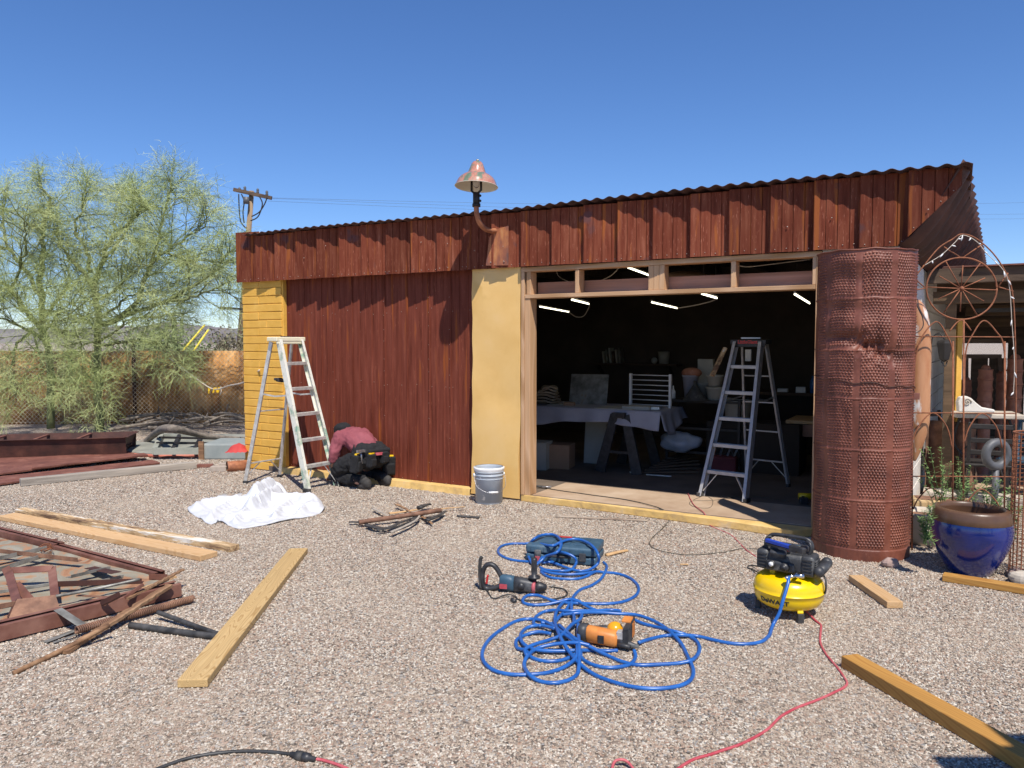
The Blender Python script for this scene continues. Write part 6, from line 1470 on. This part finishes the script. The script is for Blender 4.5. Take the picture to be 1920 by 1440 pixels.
# off-frame patio roof whose corner shades the lower right of the yard
t = thing('patio_awning', 'flat timber patio roof on posts behind the photographer, shading the lower right corner', 'awning', loc=(0,0,0))
Z = 2.75; sh_ = SUN*(Z/SUN.z)
c1 = G(1752,1424)+sh_; c2 = G(1850,1392)+sh_
b = MB(); b.box((c1.x+1.6,c1.y-1.5,Z),(3.2,3.0,.08)); b.build('roof_deck', M['dark_wood'], t)
b = MB(); b.box((c2.x+1.3,(c2.y+c1.y)/2,Z+.0),(2.6,abs(c2.y-c1.y)+.1,.06)); b.build('eave_board', M['dark_wood'], t)
for x, y in ((c1.x+.2,c1.y-2.8),(c1.x+3.0,c1.y-2.8),(c1.x+3.1,c1.y-.1)): b = MB(); b.box((x,y,Z/2),(.12,.12,Z-.08)); b.build('post', M['beam_wood'], t)
# ================================================================ inside the bay (building frame)
def ith(name, label, cat, loc, rz=0, grp=None): return thing(name, label, cat, M=BM @ TM(loc, rz), group=grp)
# work table
t = ith('work_table', 'long work table under a pale plastic cover inside the bay', 'table', (3.85,2.2,FZ)); th = .74
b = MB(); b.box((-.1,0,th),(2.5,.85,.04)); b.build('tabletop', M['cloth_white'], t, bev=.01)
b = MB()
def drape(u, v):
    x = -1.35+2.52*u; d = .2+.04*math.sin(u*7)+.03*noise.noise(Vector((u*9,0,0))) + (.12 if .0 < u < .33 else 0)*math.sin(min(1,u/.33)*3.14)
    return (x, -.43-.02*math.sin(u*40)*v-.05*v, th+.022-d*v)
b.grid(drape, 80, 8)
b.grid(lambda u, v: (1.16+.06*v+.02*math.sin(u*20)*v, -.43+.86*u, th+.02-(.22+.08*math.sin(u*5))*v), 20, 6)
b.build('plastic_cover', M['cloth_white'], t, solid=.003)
for sx in (-1.1,):
    for y in (-.3,.3): b = MB(); b.bar((sx,y*1.2,0),(sx,y,th),.06,.06); b.build('leg', M['dark_wood'], t)
t = ith('sawhorse', 'black A shaped sawhorse carrying the right end of the work table', 'sawhorse', (4.52,2.0,FZ), 0)
for s in (-1,1):
    for y in (-.25,.35): b = MB(); b.bar((s*.24,y*1.15,0),(s*.07,y,.7),.13,.04,up=(0,1,0),w1=.1); b.build('leg', M['black_plastic'], t)
b = MB(); b.box((0,.05,.7),(.16,.75,.06)); b.build('beam', M['black_plastic'], t)
b = MB(); b.bar((-.17,-.27,.25),(.17,-.27,.25),.03,.03); b.build('crossbar', M['black_plastic'], t)
def slab(name, label, cat, c, d, m, rz=0, rx=0, ry=0, grp=None, bev=.003):
    b = MB(); b.box((0,0,0), d); o = b.build(name, m, M=BM @ TM(c, rz, rx, ry), bev=bev); return tag(o, label, cat, grp)
def IP(px, py, v): p = BW(px, py, v); return p
p = IP(1114,826,2.2); slab('white_panel', 'plain white panel leaning behind the sawhorse', 'panel', (p.x,2.25,FZ+.32), (.3,.03,.64), M['paper'], 0, -.1)
p = IP(1104,731,2.4); slab('grey_panel', 'pale green grey panel propped up on the work table', 'panel', (p.x,2.4,p.z), (.52,.02,.42), M['galv_old'], .1, -.25)
# grid rack
p = IP(1219,735,2.3); t = ith('wire_rack', 'white wire drying rack standing at the right end of the table', 'rack', (p.x,2.3,th+.02+FZ), -.1)
for s in (-.27,.27): b = MB(); b.box((s,0,.2),(.03,.03,.44)); b.build('upright', M['white_plastic'], t)
for k in range(7): b = MB(); b.cyl((-.27,0,.03+k*.062),(.27,0,.03+k*.062),.006,6); b.build('bar', M['white_plastic'], t)
TZ = FZ+th+.021
for k in range(6):
    b = MB(); w_ = .4-.04*k
    b.grid(lambda u, v: (w_*(u-.5)+.02*noise.noise(Vector((u*4,v*4,k*3))), .3*(v-.5), .02*noise.noise(Vector((u*3,v*3,k)))+.03*math.sin(math.pi*u)), 14, 8)
    p = IP(1018,745,2.1); tag(b.build('folded_cloth', mat('cloth_tan%d' % k, [(.3,(.22,.17,.12)),(.7,(.32,.26,.19))], 4, .9), M=BM @ TM((p.x+.02*k,2.1,TZ+.03+.035*k), .1*k), solid=.02), 'tan folded cloth in the stack on the left of the table, %s' % ['lowest','second from the bottom','third from the bottom','third from the top','second from the top','topmost'][k], 'cloth', 'folded cloths on the work table')
for i, (px, w_, d, h, m, lb) in enumerate(((1160,.5,.35,.01,'paper','wide sheet of paper lying flat in the middle of the table'),(1195,.34,.25,.04,'paper','pale folded papers lying before the wire rack'),(1222,.16,.12,.035,'alu','small pale box beside the papers on the table'),(1062,.14,.1,.04,'cardboard','small wooden block left of the propped grey panel'),(1040,.3,.2,.012,'galv_old','flat metal tray on the left of the table'))):
    p = IP(px, 757, 1.95); slab('table_item', lb, 'paper' if m == 'paper' else 'box', (p.x,1.95+.03*i,TZ+h/2), (w_,d,h), M[m], .1*i)
b = MB(); p = IP(1262,760,2.6); b.lathe([(.001,0),(.03,0),(.03,.09),(.012,.12),(.008,.16),(.001,.165)], 14); tag(b.build('glue_bottle', M['white_plastic'], M=BM @ TM((p.x,2.6,FZ+.86))), 'small white glue bottle right of the wire rack', 'bottle')
# cart with bags and tubs
t = ith('utility_cart', 'black metal utility cart loaded with tubs between table and ladder', 'cart', (5.3,2.75,FZ)); 
for z in (.2,.5,.84): b = MB(); b.box((0,0,z),(.95,.5,.03)); b.build('shelf', M['black_iron'], t)
for x in (-.45,.45):
    for y in (-.23,.23): b = MB(); b.box((x,y,.45),(.03,.03,.85)); b.build('post', M['black_iron'], t); b = MB(); b.cyl((x-.02,y,.04),(x+.02,y,.04),.04,12); b.build('wheel', M['rubber'], t)
def tub(label, px, v, z, r0, r1, h, m, grp='tubs and buckets at the back of the bay', name='plastic_tub'):
    p = IP(px, 760, v); b = MB(); b.lathe([(.001,0),(r0,0),(r1,h-.02),(r1+.008,h-.018),(r1+.008,h),(r1-.006,h),(r0-.004,.01),(.001,.012)], 28)
    return tag(b.build(name, m, M=BM @ TM((p.x, v, z))), label, 'bucket', grp)
CZ = FZ+.856
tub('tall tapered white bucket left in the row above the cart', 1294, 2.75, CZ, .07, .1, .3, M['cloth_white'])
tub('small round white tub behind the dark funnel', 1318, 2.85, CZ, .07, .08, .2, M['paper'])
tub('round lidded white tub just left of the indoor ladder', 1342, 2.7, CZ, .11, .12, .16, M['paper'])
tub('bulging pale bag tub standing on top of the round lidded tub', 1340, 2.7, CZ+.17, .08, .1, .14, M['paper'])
p = IP(1384,770,2.7); o = tub('white bucket with red marks seen through the ladder', 1384, 2.7, FZ+.62, .15, .16, .24, M['paper'])
slab('side_shelf', 'low dark shelf board under the white bucket behind the ladder', 'shelf', (p.x+.2,2.8,FZ+.3), (1.1,.5,.6), M['int_dark'])
p = IP(1303,752,2.5); b = MB(); b.lathe([(.15,0),(.02,.2),(.02,.24),(.001,.24)], 20); tag(b.build('funnel', M['grey_plastic'], M=BM @ TM((p.x,2.5,CZ))), 'dark grey cone shaped funnel on the cart', 'funnel')
p = IP(1322,705,3.0); slab('carton', 'upright grey carton standing behind the tubs', 'carton', (p.x,3.05,CZ+.25), (.2,.1,.5), M['paper'])
b = MB(); b.sph((0,0,0), .12, 18, 10, sc=(1.1,.8,.55)); p = IP(1297,700,2.75); tag(b.build('red_cloth', M['clay'], M=BM @ TM((p.x,2.75,CZ+.33))), 'rust coloured cap shape resting on the tall white bucket', 'cap')
b = MB(); b.sph((0,0,0), .17, 28, 18, sc=(1.5,.9,.75)); b.v = [tuple(Vector(q)*(1+.28*noise.noise(Vector(q)*9))) for q in b.v]; p = IP(1275,835,2.45)
tag(b.build('plastic_bag', mat('bag_blue', [(.3,(.3,.34,.42)),(.7,(.42,.46,.52))], 8, .35), M=BM @ TM((p.x,2.45,FZ+.33))), 'crumpled pale blue plastic bag on the lower shelf of the cart', 'plastic bag')
for px, py, w_, h, m, lb in ((1014,870,.22,.34,'paper','pale tall carton under the left of the table'),(1048,868,.34,.3,'cardboard','brown cardboard carton under the work table')):
    q = BG(px, py+8, FZ); slab('carton', lb, 'carton', (q.x,q.y,FZ+h/2), (w_,.3,h), M[m], .2, grp='cartons under the work table')
q = BG(1204,887,FZ); slab('metal_strip', 'shiny pale strip lying on the bay floor', 'strip', (q.x,q.y,FZ+.01), (.3,.05,.015), M['alu'], .5)
q = BG(1235,893,FZ); slab('metal_strip', 'thin dull strip on the bay floor nearer the doorway', 'strip', (q.x,q.y,FZ+.01), (.3,.02,.012), M['alu'], .1)
for k in range(7):
    q = BG(1255+k*6, 889-k*3, FZ); b = MB(); b.bar((-.35,0,.02+.015*k),(.35,.05*k,.03+.015*k),.04,.02); tag(b.build('dark_offcut', M['dark_wood'], M=BM @ TM((q.x,q.y,FZ), .5+.1*k)), 'dark offcut in the loose pile on the floor below the cart', 'offcut', 'dark offcuts on the bay floor')
q = BG(1355,885,FZ); t = ith('tool_bag', 'maroon tool bag with tools sticking out behind the ladder', 'tool bag', (q.x,q.y,FZ), .1)
b = MB(); b.box((0,0,.1),(.34,.2,.2)); b.build('bag', mat('bag_maroon', [(.3,(.1,.015,.02)),(.7,(.16,.03,.035))], 5, .8), t, bev=.03)
for k in range(4): b = MB(); b.bar((-.12+.08*k,0,.18),(-.1+.09*k,.02,.28+.02*(k%2)),.02,.02); b.build('tool_handle', M['tool_orange'] if k == 0 else M['steel'], t)
b = MB(); b.tube(catmull([(-.12,0,.2),(-.08,0,.3),(.08,0,.3),(.12,0,.2)],5),.01,6); b.build('handle', M['black_plastic'], t)
q = BG(1513,940,FZ); t = ith('cordless_drill', 'yellow and black cordless drill lying by the right jamb', 'power drill', (q.x,q.y,FZ), .4)
b = MB(); b.cyl((-.08,0,.05),(.06,0,.05),.032,14); b.build('body', M['tool_yellow'], t); b = MB(); b.cyl((.06,0,.05),(.12,0,.05),.022,12,r1=.012); b.build('chuck', M['black_plastic'], t)
b = MB(); b.bar((-.04,0,.045),(-.06,-.12,.03),.03,.035); b.box((-.065,-.14,.035),(.08,.05,.06)); b.build('grip', M['black_plastic'], t, bev=.006)
# workbench at the right
t = ith('workbench', 'plain wooden workbench inside the bay near the right jamb', 'workbench', (6.75,3.1,FZ)); 
b = MB(); b.box((0,0,.62),(1.0,.7,.04)); b.build('bench_top', M['pine'], t, bev=.004); b = MB(); b.box((0,-.33,.52),(1.0,.03,.14)); b.build('apron', M['frame_pink'], t)
for x in (-.4,.4):
    for y in (-.28,.28): b = MB(); b.box((x,y,.3),(.08,.08,.6)); b.build('leg', M['old_brown'], t)
t = ith('counter', 'dark counter along the back of the bay behind the ladder', 'counter', (6.4,4.6,FZ)); b = MB(); b.box((0,0,.85),(2.0,.6,.04)); b.build('counter_top', M['dark_wood'], t); b = MB(); b.box((0,.05,.42),(1.9,.45,.82)); b.build('cabinet', M['int_dark'], t)
for px, w_, h, lb in ((1468,.14,.05,'low pale box on the dark counter, left of the other'),(1502,.13,.08,'small square white box on the dark counter, nearest the jamb')):
    p = IP(px, 745, 4.45); slab('small_box', lb, 'box', (p.x,4.45,FZ+.87+h/2), (w_,.1,h), M['white_plastic'])
b = MB(); p = IP(1524,735,4.4); b.lathe([(.001,0),(.04,0),(.04,.17),(.018,.2),(.018,.24),(.001,.24)], 16); tag(b.build('bottle', mat('bottle_blue', (.02,.12,.35), rough=.3), M=BM @ TM((p.x,4.4,FZ+.87))), 'blue bottle on the dark counter beside the right jamb', 'bottle')
# back shelf with books
p0_, p1_ = IP(1108,680,5.4), IP(1272,682,5.4); t = ith('wall_shelf', 'dark wall shelf with books on the back wall of the bay', 'shelf', ((p0_.x+p1_.x)/2,5.45,p0_.z-.02)); Ls = p1_.x-p0_.x
b = MB(); b.box((0,0,0),(Ls,.28,.03)); b.build('board', M['dark_wood'], t)
for s in (-.4,.4): b = MB(); b.bar((s*Ls,.14,-.18),(s*Ls,-.1,-.01),.03,.03); b.build('bracket', M['black_iron'], t)
bz = p0_.z; 
for k in range(6):
    p = IP(1134+k*6, 660, 5.4); h = .2+.03*(k % 3); m = ['paper','galv_old','paper','dark_wood','paper','galv_old'][k]
    slab('book', ['pale book at the left end of the row on the wall shelf','grey book second from the left on the wall shelf','pale book third from the left on the wall shelf','dark book in the middle right of the row on the wall shelf','pale book second from the right on the wall shelf','grey book at the right end of the row on the wall shelf'][k], 'book', (p.x,5.42,bz+h/2+.0), (.03,.18,h), M[m], 0, 0, -.12, grp='books on the wall shelf')
p = IP(1244,664,5.4); b = MB(); b.lathe([(.001,0),(.08,0),(.09,.1),(.1,.2),(.07,.19),(.001,.18)], 16); tag(b.build('pale_vase', M['paper'], M=BM @ TM((p.x,5.42,bz))), 'pale rough vase shape at the right of the wall shelf', 'vase')
p = IP(1226,674,5.4); b = MB(); b.sph((0,0,.05),.055,14,8); tag(b.build('small_pot', M['paper'], M=BM @ TM((p.x,5.42,bz))), 'small pale round pot left of the vase on the wall shelf', 'pot')
# dome-shaped thing above the header seen through the transom
p = IP(1284,515,1.6); b = MB(); b.sph((0,0,0), .28, 24, 12, sc=(1,1,.32)); o = b.build('fabric_shade', M['cardboard'], M=BM @ TM((p.x,1.6,p.z-.05))); tag(o, 'shallow pale round shade seen through the transom opening', 'lamp shade')
# LED tubes
def tube_l(label, a, c, z):
    p = ray(*a); q = ray(*c); P0 = CAM+p*((z-CH)/p.z); P1 = CAM+q*((z-CH)/q.z); d = P1-P0; L = d.length
    t = thing('tube_light', label, 'tube light', M=Matrix.Translation((P0+P1)/2) @ d.to_track_quat('X','Z').to_matrix().to_4x4(), group='lit tube lights under the bay ceiling')
    b = MB(); b.box((0,0,.02),(L,.02,.016)); b.build('fixture', M['white_plastic'], t); b = MB(); b.cyl((-L/2,0,0),(L/2,0,0),.0075,10); b.build('lit_tube', M['tube_on'], t)
    for s in (-.4,.4): b = MB(); b.cyl((s*L,0,.045),(s*L,0,2.86-z),.003,5); b.build('hanger_wire', M['black_iron'], t)
tube_l('leftmost and farthest tube light, low near the left jamb', (1012,575),(1067,585), 2.12)
tube_l('short tube light up under the header, second from the left', (1072,562),(1104,570), 2.12)
tube_l('tube light in the middle of the bay, left of the shorter one', (1222,567),(1270,578), 2.12)
tube_l('short tube light above the indoor ladder', (1316,551),(1344,559), 2.12)
tube_l('tube light nearest the right jamb', (1490,552),(1518,569), 2.12)
tube_l('brightest tube light seen through the transom left of the double stud', (1170,499),(1216,516), 2.45)
def cable(label, pts, v):
    q = [IP(x, y, v) for x, y in pts]; c = q[0]; b = MB(); b.tube(catmull([p-c for p in q], 6), .006, 5); tag(b.build('light_cable', M['rope'], M=BM @ TM(c)), label, 'cable', 'light cables under the bay ceiling')
cable('cable hanging in the leftmost transom opening', [(1043,508),(1050,520),(1075,532)], 1.2)
cable('cable sloping through the second transom opening', [(1162,500),(1145,517),(1115,531)], 1.2)
cable('cable sagging below the leftmost tube lights', [(1067,585),(1080,594),(1095,592),(1106,572)], 2.6)
cable('cable sagging between the two middle tube lights', [(1270,578),(1300,573),(1330,566),(1344,560)], 2.0)
cable('cable crossing the rightmost transom openings', [(1355,485),(1378,495),(1400,500),(1440,496),(1520,486)], 1.0)
